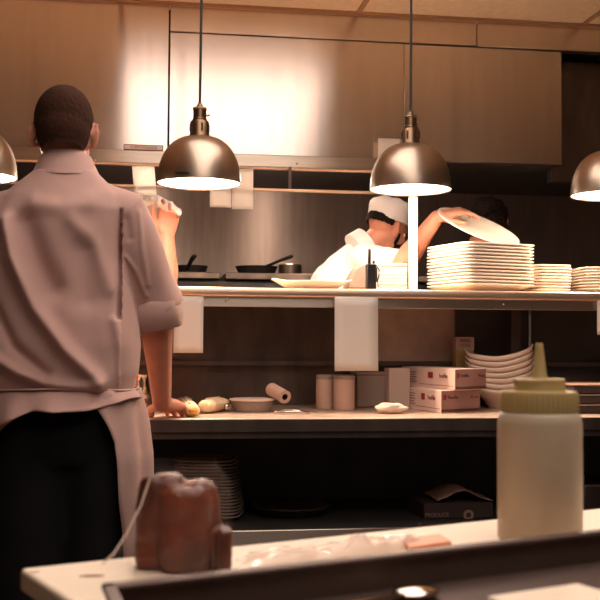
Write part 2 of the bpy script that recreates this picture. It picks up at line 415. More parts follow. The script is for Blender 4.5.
sheet('menu_sheet', 174, 203, 296, 353, 3.60, 'sheet of paper taped to the shelf lip next to the cook\'s rolled sleeve', 'sheets hanging from the pass shelf', curl=-.004)
sheet('menu_sheet', 334.5, 378, 296.5, 371, 3.60, 'large blank sheet hanging from the middle of the shelf lip', 'sheets hanging from the pass shelf', curl=.006)
sheet('menu_sheet', 597.5, 625, 300, 335, 3.60, 'sheet at the far right end of the shelf lip, cut by the picture edge', 'sheets hanging from the pass shelf', curl=-.003)

# ================================================================== HEAT LAMPS
LY = 3.7; LZ = 1.665; LR = .1475
def lamp(x, label, sticker=False):
    t = thing('heat_lamp', (x, LY, LZ), label, 'lamp', 'heat lamps over the pass')
    R_ = LR; H = .165
    out = []; inn = []
    for i in range(15):
        a = i/14*PI/2; rr = R_*math.cos(a)**.72 if i < 14 else .033
        zz = H*math.sin(a)
        if rr < .034: rr = .034
        out.append((rr*(1.0 if i else 1.0), LZ+.006+zz))
    prof = [(R_-.004, LZ+.004), (R_+.001, LZ)] + [(R_+.001, LZ+.006)] + out[1:]
    inn = [(max(.02, r-.0035), z-.0035) for r, z in out[1:]][::-1]
    obj('shade', G().lathe(prof, 48, (x,LY,0)), 'bronze', t, ang=50)
    obj('shade_lining', G().lathe(inn+[(R_-.004, LZ+.004)], 48, (x,LY,0), cap0=True), 'shadein', t, ang=50, recalc=False)
    z = LZ+H+.004
    sk = obj('socket', G().lathe([(.020,z-.004),(.037,z-.002),(.036,z+.006),(.034,z+.010),(.034,z+.05),(.030,z+.056),(.012,z+.056)], 28, (x,LY,0), cap0=True, cap1=True), 'brass', t)
    for k in range(8):
        a = k*PI/4+.2; c = Vector((x+.0345*math.cos(a), LY+.0345*math.sin(a), z+.03))
        obj('vent_slot', G().box(c-Vector((.0012,.0035,.014)), c+Vector((.0012,.0035,.014)), rz(a)), 'cord', sk, smooth=False)
    obj('collar', G().lathe([(.010,z+.056),(.026,z+.058),(.026,z+.062),(.023,z+.066),(.023,z+.095),(.026,z+.098),(.024,z+.103),(.012,z+.108),(.008,z+.118)], 24, (x,LY,0), cap0=True, cap1=True), 'brass', t)
    obj('thumb_screw', G().tube([(x+.022,LY-.004,z+.075),(x+.034,LY-.006,z+.077)], .003, 8), 'brass', t)
    obj('cord', G().tube([(x,LY,z+.105),(x+.002,LY,2.3),(x,LY,CEIL_Z+.0)], .0048, 8, ref=(0,1,0), round_ends=False), 'cord', t)
    obj('bulb', G().ell((x,LY,LZ+.085), (.045,.045,.048)), 'bulb', t)
    if sticker:
        R1 = LR+.0005; vs = []; fs = []
        for i in range(7):
            a = -PI/2-.62+.34*i/6
            for zz in (LZ+.012, LZ+.023):
                vs.append((x+R1*math.cos(a), LY+R1*math.sin(a), zz))
        for i in range(6): fs.append((2*i, 2*i+2, 2*i+3, 2*i+1))
        s = obj('sticker', G().add(vs, fs), 'blackplastic', t); s.modifiers.new('th', 'SOLIDIFY').thickness = -.002
    l = bpy.data.lights.new('heat_lamp_light', 'POINT'); l.energy = LAMP_W; l.color = LAMP_COL; l.shadow_soft_size = .03
    o = bpy.data.objects.new('light_source', l); COL.objects.link(o); o.parent = t; o.location = (0, 0, .022)
lamp(-.582, 'bronze heat lamp cut by the left picture edge, behind the cook\'s shoulder')
lamp(.190, 'bronze dome heat lamp with a dark sticker, right of the cook\'s head', True)
lamp(.957, 'bronze dome heat lamp hanging over the cook in the white cap')
lamp(1.729, 'bronze heat lamp cut by the right picture edge')

# white post on the shelf behind the lamp
a, b = W(413, 288, 3.88), W(413, 172, 3.88)
t = thing('shelf_post', (a.x, 3.88, SHELF_Z), 'white tubular post standing on the pass shelf behind the middle lamp', 'post')
obj('pole', G().tube([(a.x,3.88,SHELF_Z+.008),(a.x,3.88,b.z)], .0175, 24, ref=(0,1,0), round_ends=False), 'china', t)
obj('foot', G().lathe([(.02,SHELF_Z+.001),(.032,SHELF_Z+.001),(.030,SHELF_Z+.008),(.019,SHELF_Z+.012)], 24, (a.x,3.88,0), cap0=True, cap1=True), 'china', t)

# ================================================================== CHINA
def sqr(a, n=4.5):
    return (abs(math.cos(a))**n+abs(math.sin(a))**n)**(-1/n)
def plate_geo(half, h, sq=True, foot=.62, saddle=0.0, n=64, th=.004, n_exp=5.0):
    prof = [(.001,.002),(foot*.8,.002),(foot*.82,0),(foot*.9,0),(foot*.92,.003),(foot+.12,h*.35),(.93,h*.82),(1,h),(.995,h+th),(.97,h+th*1.1),(.90,h*.82+th),(foot+.08,h*.35+th),(foot*.85,.003+th),(.001,.003+th)]
    def fn(a, r, z):
        k = sqr(a, n_exp) if sq else 1
        kk = 1+(k-1)*min(1, r*1.05)
        zz = z + (saddle*math.cos(4*(a-PI/4)) if saddle > 0 else -saddle*math.cos(2*a))*(r**3 if r > .3 else 0)
        return Vector((half*r*kk*math.cos(a), half*r*kk*math.sin(a), zz))
    return G().lathe(prof, n, (0,0,0), fn, cap0=True, cap1=True)
def stack(name, n, half, h, step, loc, rot, labels, cat, group, m='china', sq=True, saddle=0, jit=.002, foot=.62, z0=None, th=.004, n_exp=5.0):
    base = obj(name, plate_geo(half, h, sq, foot, saddle, th=th, n_exp=n_exp), m, origin=(0,0,0), ang=50)
    for i in range(n):
        o = base if i == 0 else base.copy()
        if i: COL.objects.link(o)
        o.location = (loc[0]+random.uniform(-jit,jit), loc[1]+random.uniform(-jit,jit), (SHELF_Z if z0 is None else z0)+.0008+i*step)
        o.rotation_euler = (0, 0, rot+random.uniform(-.012,.012))
        tag(o, labels(i, n), cat, group)
def ordl(base, foot='resting on the steel'):
    names = ['bottom', 'second', 'third', 'fourth', 'fifth', 'sixth', 'seventh', 'eighth', 'ninth', 'tenth', 'eleventh', 'twelfth', 'thirteenth', 'fourteenth', 'fifteenth', 'sixteenth', 'seventeenth', 'eighteenth', 'nineteenth', 'twentieth']
    def f(i, n):
        if i == n-1: return 'topmost %s' % base
        if i == 0: return 'bottom %s' % base
        return '%s from the bottom, %s' % (names[i], base)
    return f
c = (W(455, 290, 3.69)+W(525, 290, 3.69))/2
cx, cy = W(481, 288, 3.86).x, 3.80
stack('square_plate', 13, .158, .026, .0125, (cx-.012, 3.84, 0), math.radians(15.5), ordl('square white plate in the tall stack under the held plate'), 'plate', 'square plates in the tall stack', jit=.0015, n_exp=8.0)
cx2 = W(546, 288, 3.84).x
stack('square_plate', 9, .078, .016, .0115, (cx2+.012, 3.86, 0), math.radians(2), ordl('small white plate in the middle-sized stack beside the tall stack'), 'plate', 'small plates beside the tall stack')
cx3 = W(606, 288, 3.84).x
stack('dinner_plate', 8, .135, .018, .0112, (cx3, 3.83, 0), math.radians(-4), ordl('wide white plate in the rightmost low stack'), 'plate', 'wide plates at the right end')
# oval dish on the shelf
cc = W(311, 288, 3.78)
def ovf(a, r, z): return Vector((.148*r*math.cos(a), .095*r*math.sin(a), z+.009*max(0, math.cos(2*a))*r**3))
o = obj('serving_dish', G().lathe([(.001,.002),(.5,.002),(.52,0),(.58,0),(.75,.012),(1,.028),(.99,.032),(.74,.017),(.55,.006),(.001,.006)], 64, (0,0,0), ovf, cap0=True, cap1=True), 'china', origin=(0,0,0), ang=50)
o.location = (cc.x, 3.76, SHELF_Z+.0008); tag(o, 'white oval dish on the pass shelf left of the radio', 'dish')
# plate held in the air
ctr = W(476.5, 231, 4.12)
o = obj('held_plate', plate_geo(.178, .02, sq=False, n=64), 'china', origin=(0,0,0), ang=50)
Rr = Matrix.Rotation(math.radians(15), 3, 'Y') @ Matrix.Rotation(math.radians(-1), 3, 'X')
o.rotation_euler = (Matrix.Rotation(math.radians(17), 3, 'Y') @ Matrix.Rotation(math.radians(25), 3, 'X')).to_euler(); o.location = ctr
tag(o, 'round white plate held tilted in the air above the tall plate stack', 'plate')

# ================================================================== THINGS ON THE SHELF
# two way radio
a = W(371, 288, 3.7); x0, x1 = W(366.5, 275, 3.7).x, W(375.5, 275, 3.7).x
t = thing('handheld_radio', (a.x, 3.7, SHELF_Z), 'black handheld radio with antenna standing on the pass shelf', 'radio')
zt = W(371, 264, 3.7).z
obj('body', G().box((x0,3.685,SHELF_Z+.001),(x1,3.72,zt)), 'blackplastic', t, bevel=.003)
obj('antenna', G().tube([(x0+.010,3.70,zt-.004),(x0+.011,3.70,W(371,250,3.7).z)], [.0065,.0055], 10, ref=(0,1,0)), 'blackplastic', t)
obj('dial', G().lathe([(.0045,zt-.001),(.0045,zt+.012)], 12, (x1-.007,3.70,0), cap0=True, cap1=True), 'blackplastic', t)
obj('belt_clip', G().box((x1,3.695,SHELF_Z+.03),(x1+.006,3.71,zt-.012)), 'iron', t, bevel=.001)
pts = [(x1+.003,3.70,zt-.004),(x1+.012,3.695,zt-.02),(x1+.010,3.69,zt-.045),(x1+.004,3.69,SHELF_Z+.03),(x1+.008,3.69,SHELF_Z+.015)]
obj('cable', G().tube(pts, .0025, 8), 'blackplastic', t)
# tilted metal lid behind radio
g = G(); prof = []
aa = [(347,288.5),(350,279),(355,270),(362,264),(367,263.5),(371,268),(371,288.5)]
fr = [W(x, y, 3.80) for x, y in aa]; bk = [v+Vector((0,.10,0)) for v in fr]
n = len(fr); g.add(fr+bk, [tuple(range(n))[::-1], tuple(range(n, 2*n))]+[(i, (i+1) % n, (i+1) % n+n, i+n) for i in range(n)])
tag(obj('plate_cover', g, 'darkchina', bevel=.006, seg=3), 'dull grey metal cover with a sloping side, just behind the radio', 'cover')
# napkin stack / white tub
a0, a1 = W(378, 288, 3.74), W(410.5, 288, 3.74); zt = W(390, 263, 3.74).z
t = thing('napkin_stack', ((a0.x+a1.x)/2, 3.79, SHELF_Z), 'white stack of folded napkins between the radio and the post', 'napkins')
g = G(); k = 9
for i in range(k):
    z0 = SHELF_Z+.001+(zt-SHELF_Z-.001)*i/k; z1 = SHELF_Z+.001+(zt-SHELF_Z-.001)*(i+.93)/k; j = random.uniform(-.001,.001)
    q = obj('napkin', G().box((a0.x+j,3.74+j,z0),(a1.x+j-.012,3.845,z1)), 'white', t, bevel=.0018)

# ================================================================== THINGS ON THE COUNTER
R8 = rz(0)
def canister(px0, px1, ytop, ybot, Y, label):
    a, b = W(px0, 390, Y), W(px1, 390, Y); c = (a+b)/2; r = (b.x-a.x)/2; zt = W((px0+px1)/2, ytop, Y-r*.5).z
    t = thing('canister', (c.x, Y, CTR_Z), label, 'canister', 'canisters at the back of the counter')
    obj('body', G().lathe([(.001,CTR_Z+.001),(r*.96,CTR_Z+.001),(r,CTR_Z+.004),(r,zt-.012),(.001,zt-.012)], 30, (c.x,Y,0), cap0=True, cap1=True), 'beige', t)
    obj('lid', G().lathe([(.001,zt-.0115),(r*1.02,zt-.0115),(r*1.02,zt),(r*.9,zt+.004),(.001,zt+.004)], 30, (c.x,Y,0), cap0=True, cap1=True), 'darkchina', t)
canister(316, 334.5, 376, 404, 3.72, 'beige lidded canister on the counter, left of its twin below the hanging sheet')
canister(333.5, 354.5, 376, 404, 3.66, 'beige lidded canister on the counter, directly below the hanging sheet')
a, b = W(357, 390, 3.80), W(386, 390, 3.80); zt = W(372, 372, 3.80).z
t = thing('storage_tub', ((a.x+b.x)/2, 3.86, CTR_Z), 'square grey tub at the back of the counter behind the crumpled bag', 'tub')
obj('body', G().box((a.x,3.80,CTR_Z+.001),(b.x,3.92,zt-.01)), 'darkchina', t, bevel=.006)
obj('lid', G().box((a.x-.003,3.797,zt-.01),(b.x+.003,3.923,zt)), 'darkchina', t, bevel=.003)
# clear tub left of cartons
a, b = W(389, 390, 3.74), W(405, 390, 3.74); zt = W(395, 368, 3.74).z
g = G().box((a.x,3.74,CTR_Z+.001),(b.x+.02,3.82,zt))
tag(obj('clear_tub', g, 'bagfilm', bevel=.004), 'clear plastic tub between the grey tub and the cartons', 'tub')
# crumpled bag
def crumple(name, c, r, m, label, cat, amp=.3, fr=18, vox=.004, R=None):
    c = Vector(c); g = G().ell(c, r, R, 40, 24)
    out = G()
    for v in g.v:
        d = v-c; nz = noise.fractal(v*fr, 1, 2, 4)
        nv = c+d*(1+amp*nz); nv.z = max(nv.z, c.z-r[2]*.93); out.v.append(nv)
    out.f = g.f
    return tag(obj(name, out, m, ang=60), label, cat)
c = Zp(372, 408, CTR_Z)
crumple('plastic_bag', (c.x, 3.47, CTR_Z+.0165), (.055,.04,.017), 'bag', 'small crumpled pale bag on the counter left of the cartons', 'bag', .35, 30)
# film cartons
def carton(P, L, R_, h, z, label, big):
    # P near corner, L left far corner, R right corner
    P, L, R_ = [Vector((v[0], v[1], 0)) for v in (P, L, R_)]
    t = thing('film_carton', (P.x, P.y, z), label, 'carton', 'cling film cartons stacked on the counter')
    u = (R_-P); w = (L-P); un = u.normalized(); wn = w.normalized()
    vs = [P, R_, R_+w, L]; vs = [v+Vector((0,0,z)) for v in vs]+[v+Vector((0,0,z+h)) for v in vs]
    obj('box', G().add(vs, [(3,2,1,0),(4,5,6,7),(0,1,5,4),(1,2,6,5),(2,3,7,6),(3,0,4,7)]), 'card', t, bevel=.0012)
    # right printed end
    def face(nm, A, d, s0, s1, t0, t1, m, off=.0007):
        nrm = d.cross(Vector((0,0,1))).normalized(); 
        if nrm.y > 0: nrm = -nrm
        q = [A+d*s0+Vector((0,0,z+h*t0)), A+d*s1+Vector((0,0,z+h*t0)), A+d*s1+Vector((0,0,z+h*t1)), A+d*s0+Vector((0,0,z+h*t1))]
        vs = [v+nrm*off for v in q]+[v-nrm*.0002 for v in q]
        return obj(nm, G().add(vs, [(0,1,2,3),(7,6,5,4),(0,4,5,1),(1,5,6,2),(2,6,7,3),(3,7,4,0)]), m, t, smooth=False)
    face('printed_end', P, u, .01, .99, .05, .99, 'cardside')
    face('stripe', P, u, .01, .99, .03, .16, 'ink', .0010)
    face('logo', P, u, .06, .13, .58, .80, 'red', .0012)
    face('logo', L, -w, big[0], big[0]+.09, .50, .80, 'red', .0012)
    for k in range(5): face('print_line', L, -w, .02, .30-.03*(k % 2), .25+.12*k, .28+.12*k, 'ink', .0010)
    face('print_line', L, -w, .35, .97, .17, .19, 'red', .0010)
    nL = wn.cross(Vector((0,0,1))); nL = nL if nL.y < 0 else -nL
    X = -wn; Zv = Vector((0,0,1)); Rm = Matrix((X, Zv, X.cross(Zv))).transposed()
    pos = L-w*(big[0]+.28)+nL*.0011+Vector((0,0,z+h*.64))
    text('FoodFilm', h*.30, pos, Rm, 'cardside', t, sx=.8)
    X = un; Rm = Matrix((X, Zv, X.cross(Zv))).transposed(); nR = X.cross(Zv)
    text('FoodFilm', h*.22, P+u*.30+nR*.0011+Vector((0,0,z+h*.68)), Rm, 'ink', t, sx=.8)
    text('45 cm', h*.22, P+u*.84+nR*.0011+Vector((0,0,z+h*.68)), Rm, 'ink', t, sx=.9)
Pn = Zp(441, 413.5, CTR_Z); Ln = Zp(405, 407.5, CTR_Z); Rn = Zp(480, 411.5, CTR_Z)
hb = W(441, 391, Pn.y).z-CTR_Z
carton(Pn, Ln, Rn, hb, CTR_Z+.0008, 'white film carton with a red logo, lower one of the pair', (.48,))
zt = CTR_Z+hb+.0018
Pn2 = Zp(455, 392.5, zt); Ln2 = Zp(402, 389.5, zt)
k1 = W(455, 392.5, Pn.y+.01)
w2 = (Ln-Pn)*1.28; dP = Vector((k1.x, Pn.y+.01, 0))
w2 = Vector((W(402, 385, (Pn+w2).y+.01).x-dP.x, w2.y+.0, 0))
u2 = Vector((W(487, 385, Rn.y+.0).x-dP.x, (Rn-Pn).y, 0))
carton(dP, dP+w2, dP+u2, hb*.95, zt, 'white film carton with a red logo, on top of the other carton', (.52,))
# bowls
cb = Zp(500, 409, CTR_Z)
bx = W(501, 400, 3.77).x
base = obj('square_bowl', plate_geo(.126, .082, True, .40, -.02, n=64, th=.004, n_exp=3.4), 'bowl', origin=(0,0,0), ang=50)
NB = 7
for i in range(NB):
    o = base if i == 0 else base.copy()
    if i: COL.objects.link(o)
    o.location = (bx+random.uniform(-.002,.002), 3.77, CTR_Z+.001+i*.0205); o.rotation_euler = (math.radians(0), math.radians(-1.2*min(i, 4)), math.radians(-19))
    tag(o, ordl('cream bowl with upswept corners, stacked behind the squeeze bottle')(i, NB), 'bowl', 'cream bowls stacked on the counter')
# seasoning box behind cartons
a, b = W(456, 350, 3.885), W(474, 350, 3.885); zt = W(465, 337, 3.885).z
t = thing('spice_jar', ((a.x+b.x)/2, 3.91, CTR_Z), 'square spice jar with pale label, behind the cartons', 'jar')
obj('jar_body', G().box((a.x,3.885,CTR_Z+.001),(b.x,3.935,zt-.05)), 'cap', t, bevel=.004)
obj('label_band', G().box((a.x-.001,3.884,zt-.052),(b.x+.001,3.936,zt)), 'beige', t, bevel=.002)
text('PEPPER', .016, ((a.x+b.x)/2, 3.8835, zt-.015), RX90, 'ink', t, sx=.8); text('GROUND', .012, ((a.x+b.x)/2, 3.8835, zt-.033), RX90, 'ink', t, sx=.8)
# dark trays at right
for i, (zz, px0) in enumerate(((0,574),(.034,576),(.068,574))):
    a = W(px0, 400, 3.42); 
    t = thing('dark_tray', (a.x+.12, 3.55, CTR_Z+zz), ['lowest dark tray in the pile at the right end of the counter','middle dark tray in the pile at the right end of the counter','top dark tray in the pile at the right end of the counter'][i], 'tray', 'dark trays at the right end')
    z = CTR_Z+.001+zz
    obj('tray_body', G().box((a.x,3.42,z),(a.x+.26,3.68,z+.026)), 'brownbox', t, bevel=.003)
    obj('rim', G().box((a.x-.004,3.416,z+.026),(a.x+.264,3.684,z+.031)), 'kraft' if i == 2 else 'darkchina', t, bevel=.001)
# covered dish, drink can, tongs
c = W(252, 402, 3.62)
t = thing('lidded_dish', (c.x, 3.62, CTR_Z), 'low round dark dish with pale rim on the counter, right of the wraps', 'dish')
r = .078
obj('dish', G().lathe([(.001,CTR_Z+.001),(r*.8,CTR_Z+.001),(r*.92,CTR_Z+.03),(r*.92,CTR_Z+.036),(.001,CTR_Z+.034)], 40, (c.x,3.62,0), cap0=True, cap1=True), 'darkchina', t)
obj('rim', G().lathe([(r*.9,CTR_Z+.036),(r,CTR_Z+.038),(r,CTR_Z+.043),(r*.85,CTR_Z+.045),(.001,CTR_Z+.041),(.001,CTR_Z+.037)], 40, (c.x,3.62,0), cap1=True), 'bowl', t)
obj('knob', G().tube([(c.x-r*.98,3.58,CTR_Z+.018),(c.x-r*1.18,3.57,CTR_Z+.018)], [.008,.01], 10), 'chrome', t)
d = Vector((-.35,.9,.22)).normalized(); c = W(285, 397, 3.55); 
t = thing('foil_roll', (c.x, 3.55, CTR_Z), 'small pale roll lying with its open end toward us, by the tongs', 'roll')
Rm = d.to_track_quat('Z', 'Y').to_matrix(); r0 = .023
obj('wound_sheet', G().lathe([(.011,0),(r0,0),(r0,.10),(.011,.10)], 30, (c.x,c.y,max(c.z,CTR_Z+r0+.004)), R=Rm), 'beige', t)
obj('core', G().lathe([(.0112,.001),(.0095,.001),(.0095,.099),(.0112,.099)], 24, (c.x,c.y,max(c.z,CTR_Z+r0+.004)), R=Rm), 'brownbox', t)
t = thing('tongs', (W(292,404,3.45).x, 3.45, CTR_Z), 'steel tongs lying on the counter in front of the pale roll', 'tongs')
zz = CTR_Z+.006
for s in (-1, 1):
    p0 = W(276, 404, 3.44); p1 = W(308, 406, 3.44)
    obj('arm', G().tube([(p0.x,3.44,zz+.004),(p0.x+.03,3.44+s*.014,zz+.008+.003*s),(p1.x-.03,3.44+s*.02,zz+.006),(p1.x,3.44+s*.012,zz)], [.005,.0045,.0045,.007], 10, asp=.5), 'chrome', t)
obj('hinge', G().ell((p0.x,3.44,zz+.003), (.007,.008,.005)), 'chrome', t)
# steel jug glimpsed between torso and arm
c = W(137, 400, 3.55)
t = thing('steel_jug', (c.x, 3.62, CTR_Z), 'steel jug on the counter, glimpsed between the cook\'s waist and arm', 'jug')
obj('jug_body', G().lathe([(.001,CTR_Z+.001),(.035,CTR_Z+.001),(.045,CTR_Z+.03),(.036,CTR_Z+.10),(.04,CTR_Z+.125),(.037,CTR_Z+.125),(.03,CTR_Z+.1),(.001,CTR_Z+.02)], 28, (c.x,3.62,0), cap0=True, cap1=True), 'chrome', t)
obj('handle', G().tube([(c.x-.03,3.6,CTR_Z+.11),(c.x-.065,3.59,CTR_Z+.1),(c.x-.07,3.59,CTR_Z+.06),(c.x-.04,3.6,CTR_Z+.035)], .005, 8), 'chrome', t)
# wraps
def wrap(P, Q, r, label, endm='egg'):
    P, Q = Vector(P), Vector(Q); t = thing('rolled_wrap', ((P.x+Q.x)/2, (P.y+Q.y)/2, CTR_Z), label, 'wrap', 'rolled wraps by the cook\'s hand')
    n = 11; pts = [P.lerp(Q, i/(n-1)) for i in range(n)]; rad = [r*(.86+.14*math.sin(PI*min(1, i/(n-1)*.9+.1))) for i in range(n)]
    g = G().tube(pts, rad, 24, asp=.8)
    for i, v in enumerate(g.v): g.v[i] = v+Vector((0,0,1))*.003*noise.noise(v*40)
    g.v = [Vector((v.x, v.y, max(v.z, CTR_Z+.002))) for v in g.v]
    obj('tortilla', g, 'tortilla', t, ang=60)
    d = (P-Q).normalized(); obj('filling', G().ell(P+d*r*.6, (r*.62, r*.62, r*.5)), endm, t) if endm else None
    # overlapping flap
    u, w = perp(d, Vector((0,0,1))); fp = []
    for i in range(7): fp.append(P.lerp(Q, .12+.12*i)+Vector((0,0,rad[5]*.80))+u*r*(.25+.1*math.sin(i)))
    obj('flap', G().tube(fp, .0028, 8), 'tortilla', t)
p, q = Zp(206, 414, CTR_Z), Zp(224, 411, CTR_Z)
wrap((p.x, p.y+.02, CTR_Z+.024), (q.x, q.y+.03, CTR_Z+.024), .029, 'plump whole rolled wrap lying on the counter, farther from the hand', None)
p, q = Zp(192, 417.5, CTR_Z), Zp(188, 408, CTR_Z)
wrap((p.x+.004, p.y+.012, CTR_Z+.021), (q.x-.01, q.y+.03, CTR_Z+.021), .024, 'cut wrap with yellow filling at its end, right beside the cook\'s fingers')
vs = []; fs = []
c = Zp(178, 406, CTR_Z)
for i in range(13):
    for j in range(9):
        x = -.055+.11*i/12; y = -.035+.10*j/8
        vs.append((c.x+x, c.y+y+.02, CTR_Z+.004+.012*abs(noise.noise(Vector((x*25, y*25, 3))))+.034*max(0, (j-5)/3)*(.8+.2*math.cos(i*.7))))
for i in range(12):
    for j in range(8):
        k = i*9+j; fs.append((k, k+9, k+10, k+1))
o = obj('wrapping_paper', G().add(vs, fs), 'paper'); o.modifiers.new('t', 'SOLIDIFY').thickness = .001
tag(o, 'crumpled sheet of white paper under the cook\'s hand', 'paper')

# ================================================================== UNDER THE COUNTER
usz = us
c = W(212, 500, 3.62); 
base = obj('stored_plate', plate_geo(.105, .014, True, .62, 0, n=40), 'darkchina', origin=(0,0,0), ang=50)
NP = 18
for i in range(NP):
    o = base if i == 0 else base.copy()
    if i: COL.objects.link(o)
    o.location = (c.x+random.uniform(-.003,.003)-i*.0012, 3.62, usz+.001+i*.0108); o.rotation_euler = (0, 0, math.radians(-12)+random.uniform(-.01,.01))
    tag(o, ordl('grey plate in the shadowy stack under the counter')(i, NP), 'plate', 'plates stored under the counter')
c = W(290, 515, 3.66)
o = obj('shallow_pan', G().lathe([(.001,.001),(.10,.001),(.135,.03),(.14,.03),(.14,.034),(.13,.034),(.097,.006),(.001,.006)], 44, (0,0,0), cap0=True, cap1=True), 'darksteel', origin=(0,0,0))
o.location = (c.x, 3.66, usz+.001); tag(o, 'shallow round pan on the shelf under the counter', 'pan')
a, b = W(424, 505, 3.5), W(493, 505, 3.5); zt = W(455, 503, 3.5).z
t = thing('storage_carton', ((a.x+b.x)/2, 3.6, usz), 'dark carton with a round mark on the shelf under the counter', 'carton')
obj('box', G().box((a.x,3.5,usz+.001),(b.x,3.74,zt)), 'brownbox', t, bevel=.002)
q = W(468.5, 515, 3.499)
obj('ring_mark', G().lathe([(.009,0),(.018,0),(.018,.0015),(.009,.0015)], 28, (q.x,3.4985,q.z), R=Matrix.Rotation(PI/2,3,'X')), 'kraft', t)
q = W(437, 515, 3.499); text('PRODUCE', .018, (q.x, 3.4988, q.z), RX90, 'kraft', t)
q = W(452, 515, 3.499)
vs = []; fs = []
a2, b2 = W(438, 503, 3.5), W(494, 503, 3.5)
for i in range(13):
    for j in range(9):
        u, v = i/12, j/8
        pk = .045*math.exp(-((u-.45)/.3)**2)*(1-.5*abs(v-.4))
        vs.append((a2.x+(b2.x-a2.x)*u, 3.505+.2*v, zt+.004+pk+.012*abs(noise.noise(Vector((u*5, v*5, 1))))))
for i in range(12):
    for j in range(8):
        k = i*9+j; fs.append((k, k+9, k+10, k+1))
o = obj('crumpled_paper', G().add(vs, fs), 'kraft'); o.modifiers.new('t', 'SOLIDIFY').thickness = .001
tag(o, 'crumpled brown paper heaped on the dark carton under the counter', 'paper')
a = W(584, 495, 3.5)
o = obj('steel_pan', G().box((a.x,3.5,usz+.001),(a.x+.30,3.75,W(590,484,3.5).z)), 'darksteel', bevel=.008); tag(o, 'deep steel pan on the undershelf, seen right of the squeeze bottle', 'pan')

# ================================================================== FOREGROUND
A = Zp(20, 568, BOARD_Z); B = Zp(600, 508, BOARD_Z); A.z = B.z = 0
e1 = (B-A).normalized(); e2 = Vector((e1.y, -e1.x, 0))       # e2 points to the camera side
def FG(s, t, z): return A+e1*s+e2*t+Vector((0,0,z))
def fbox(s0, s1, t0, t1, z0, z1):
    vs = [FG(s, t, z) for z in (z0, z1) for t in (t0, t1) for s in (s0, s1)]
    return G().add(vs, [(0,2,3,1),(4,5,7,6),(0,1,5,4),(2,6,7,3),(0,4,6,2),(1,3,7,5)])
LBD = 1.15
wt = thing('work_table', FG(.5,.3,0), 'dark steel work table nearest the camera, under the cutting board', 'table')
obj('table_top', fbox(.03, LBD-.02, .03, .62, .86, BOARD_Z-.021), 'darksteel', wt, bevel=.003)
for s, t_ in ((.08,.08),(LBD-.1,.08),(.08,.57),(LBD-.1,.57)): obj('leg', fbox(s-.02, s+.02, t_-.02, t_+.02, 0, .86), 'darksteel', wt, bevel=.003)
cbd = obj('cutting_board', fbox(0, LBD, 0, .60, BOARD_Z-.020, BOARD_Z), 'board', bevel=.004, seg=3)
tag(cbd, 'large worn cream cutting board across the bottom of the picture', 'cutting board')
def PS(x, y, z=BOARD_Z):
    p = Zp(x, y, z); return p
for px, py, r in ((92,576,.006),(35,572,.0022),(238,560,.0016),(247,556,.0014),(405,548,.002),(262,553,.0015),(420,524,.0012)):
    q = PS(px, py); o = obj('stain', G().lathe([(.0005,BOARD_Z-.0002),(1,BOARD_Z-.0002),(1,BOARD_Z+.0002),(.0005,BOARD_Z+.0002)], 16, (q.x,q.y,0), fn=lambda a, rr, z, r=r: Vector((rr*r*math.cos(a)*1.8, rr*r*math.sin(a)*.8, z)), cap0=True, cap1=True), 'boardstain', cbd, smooth=False)
# sheet tray in front
TA = Zp(101, 585, .935); TB = Zp(600, 530, .935); TA.z = TB.z = 0
f1 = (TB-TA).normalized(); f2 = Vector((.13, -.99, 0)).normalized()
def TG(s, t, z): return TA+f1*s+f2*t+Vector((0,0,z))
def tbox(g, s0, s1, t0, t1, z0, z1):
    vs = [TG(s, t, z) for z in (z0, z1) for t in (t0, t1) for s in (s0, s1)]
    return g.add(vs, [(0,2,3,1),(4,5,7,6),(0,1,5,4),(2,6,7,3),(0,4,6,2),(1,3,7,5)])
tr = thing('roasting_tray', TG(.35,.12,BOARD_Z), 'dark metal tray with rolled rim across the lower right corner', 'tray')
TL, TW = .74, .25
g = G(); tbox(g, .004, TL, .004, TW, BOARD_Z+.0008, BOARD_Z+.004)
tbox(g, .004, TL, .004, .008, BOARD_Z+.002, .933); tbox(g, .004, TL, TW-.004, TW, BOARD_Z+.002, .933)
tbox(g, .004, .008, .008, TW-.004, BOARD_Z+.002, .933); tbox(g, TL-.004, TL, .008, TW-.004, BOARD_Z+.002, .933)
obj('tray_pan', g, 'traysteel', tr, bevel=.001)
g = G(); tbox(g, 0, TL+.004, .0, .013, .9315, .9365); tbox(g, 0, TL+.004, TW-.008, TW+.004, .9315, .9365); tbox(g, 0, .010, .0, TW, .9315, .9365); tbox(g, TL-.006, TL+.004, 0, TW, .9315, .9365)
obj('rim', g, 'traysteel', tr, bevel=.002)
# lidded tub and ladle in the tray
q = Zp(560, 592, .925)
g = G(); ang = math.atan2(f1.y, f1.x)
Rg = rz(ang)
def lbox(cx, cy, w, d, z0, z1):
    return G().box((cx-w/2,cy-d/2,z0),(cx+w/2,cy+d/2,z1), Rg, (cx,cy,(z0+z1)/2))
t = thing('storage_container', (q.x, q.y-.02, BOARD_Z+.004), 'flat beige container lying inside the dark tray at lower right', 'container')
obj('body', lbox(q.x, q.y-.03, .082, .085, BOARD_Z+.005, .920), 'beige', t, bevel=.004)
obj('lid', lbox(q.x, q.y-.03, .086, .089, .920, .925), 'board', t, bevel=.002)
q = Zp(416, 592, .914)
t = thing('measuring_spoon', (q.x, q.y, BOARD_Z+.004), 'shiny spoon lying in the dark tray, left of the beige container', 'spoon')
obj('bowl', G().ell((q.x,q.y,.914), (.02,.014,.005), Rg), 'chrome', t)
obj('handle', G().tube([(q.x-.015,q.y-.01,.914),(q.x-.07,q.y-.045,.917),(q.x-.10,q.y-.06,.9165)], [.004,.003,.0045], 8, asp=.6), 'chrome', t)
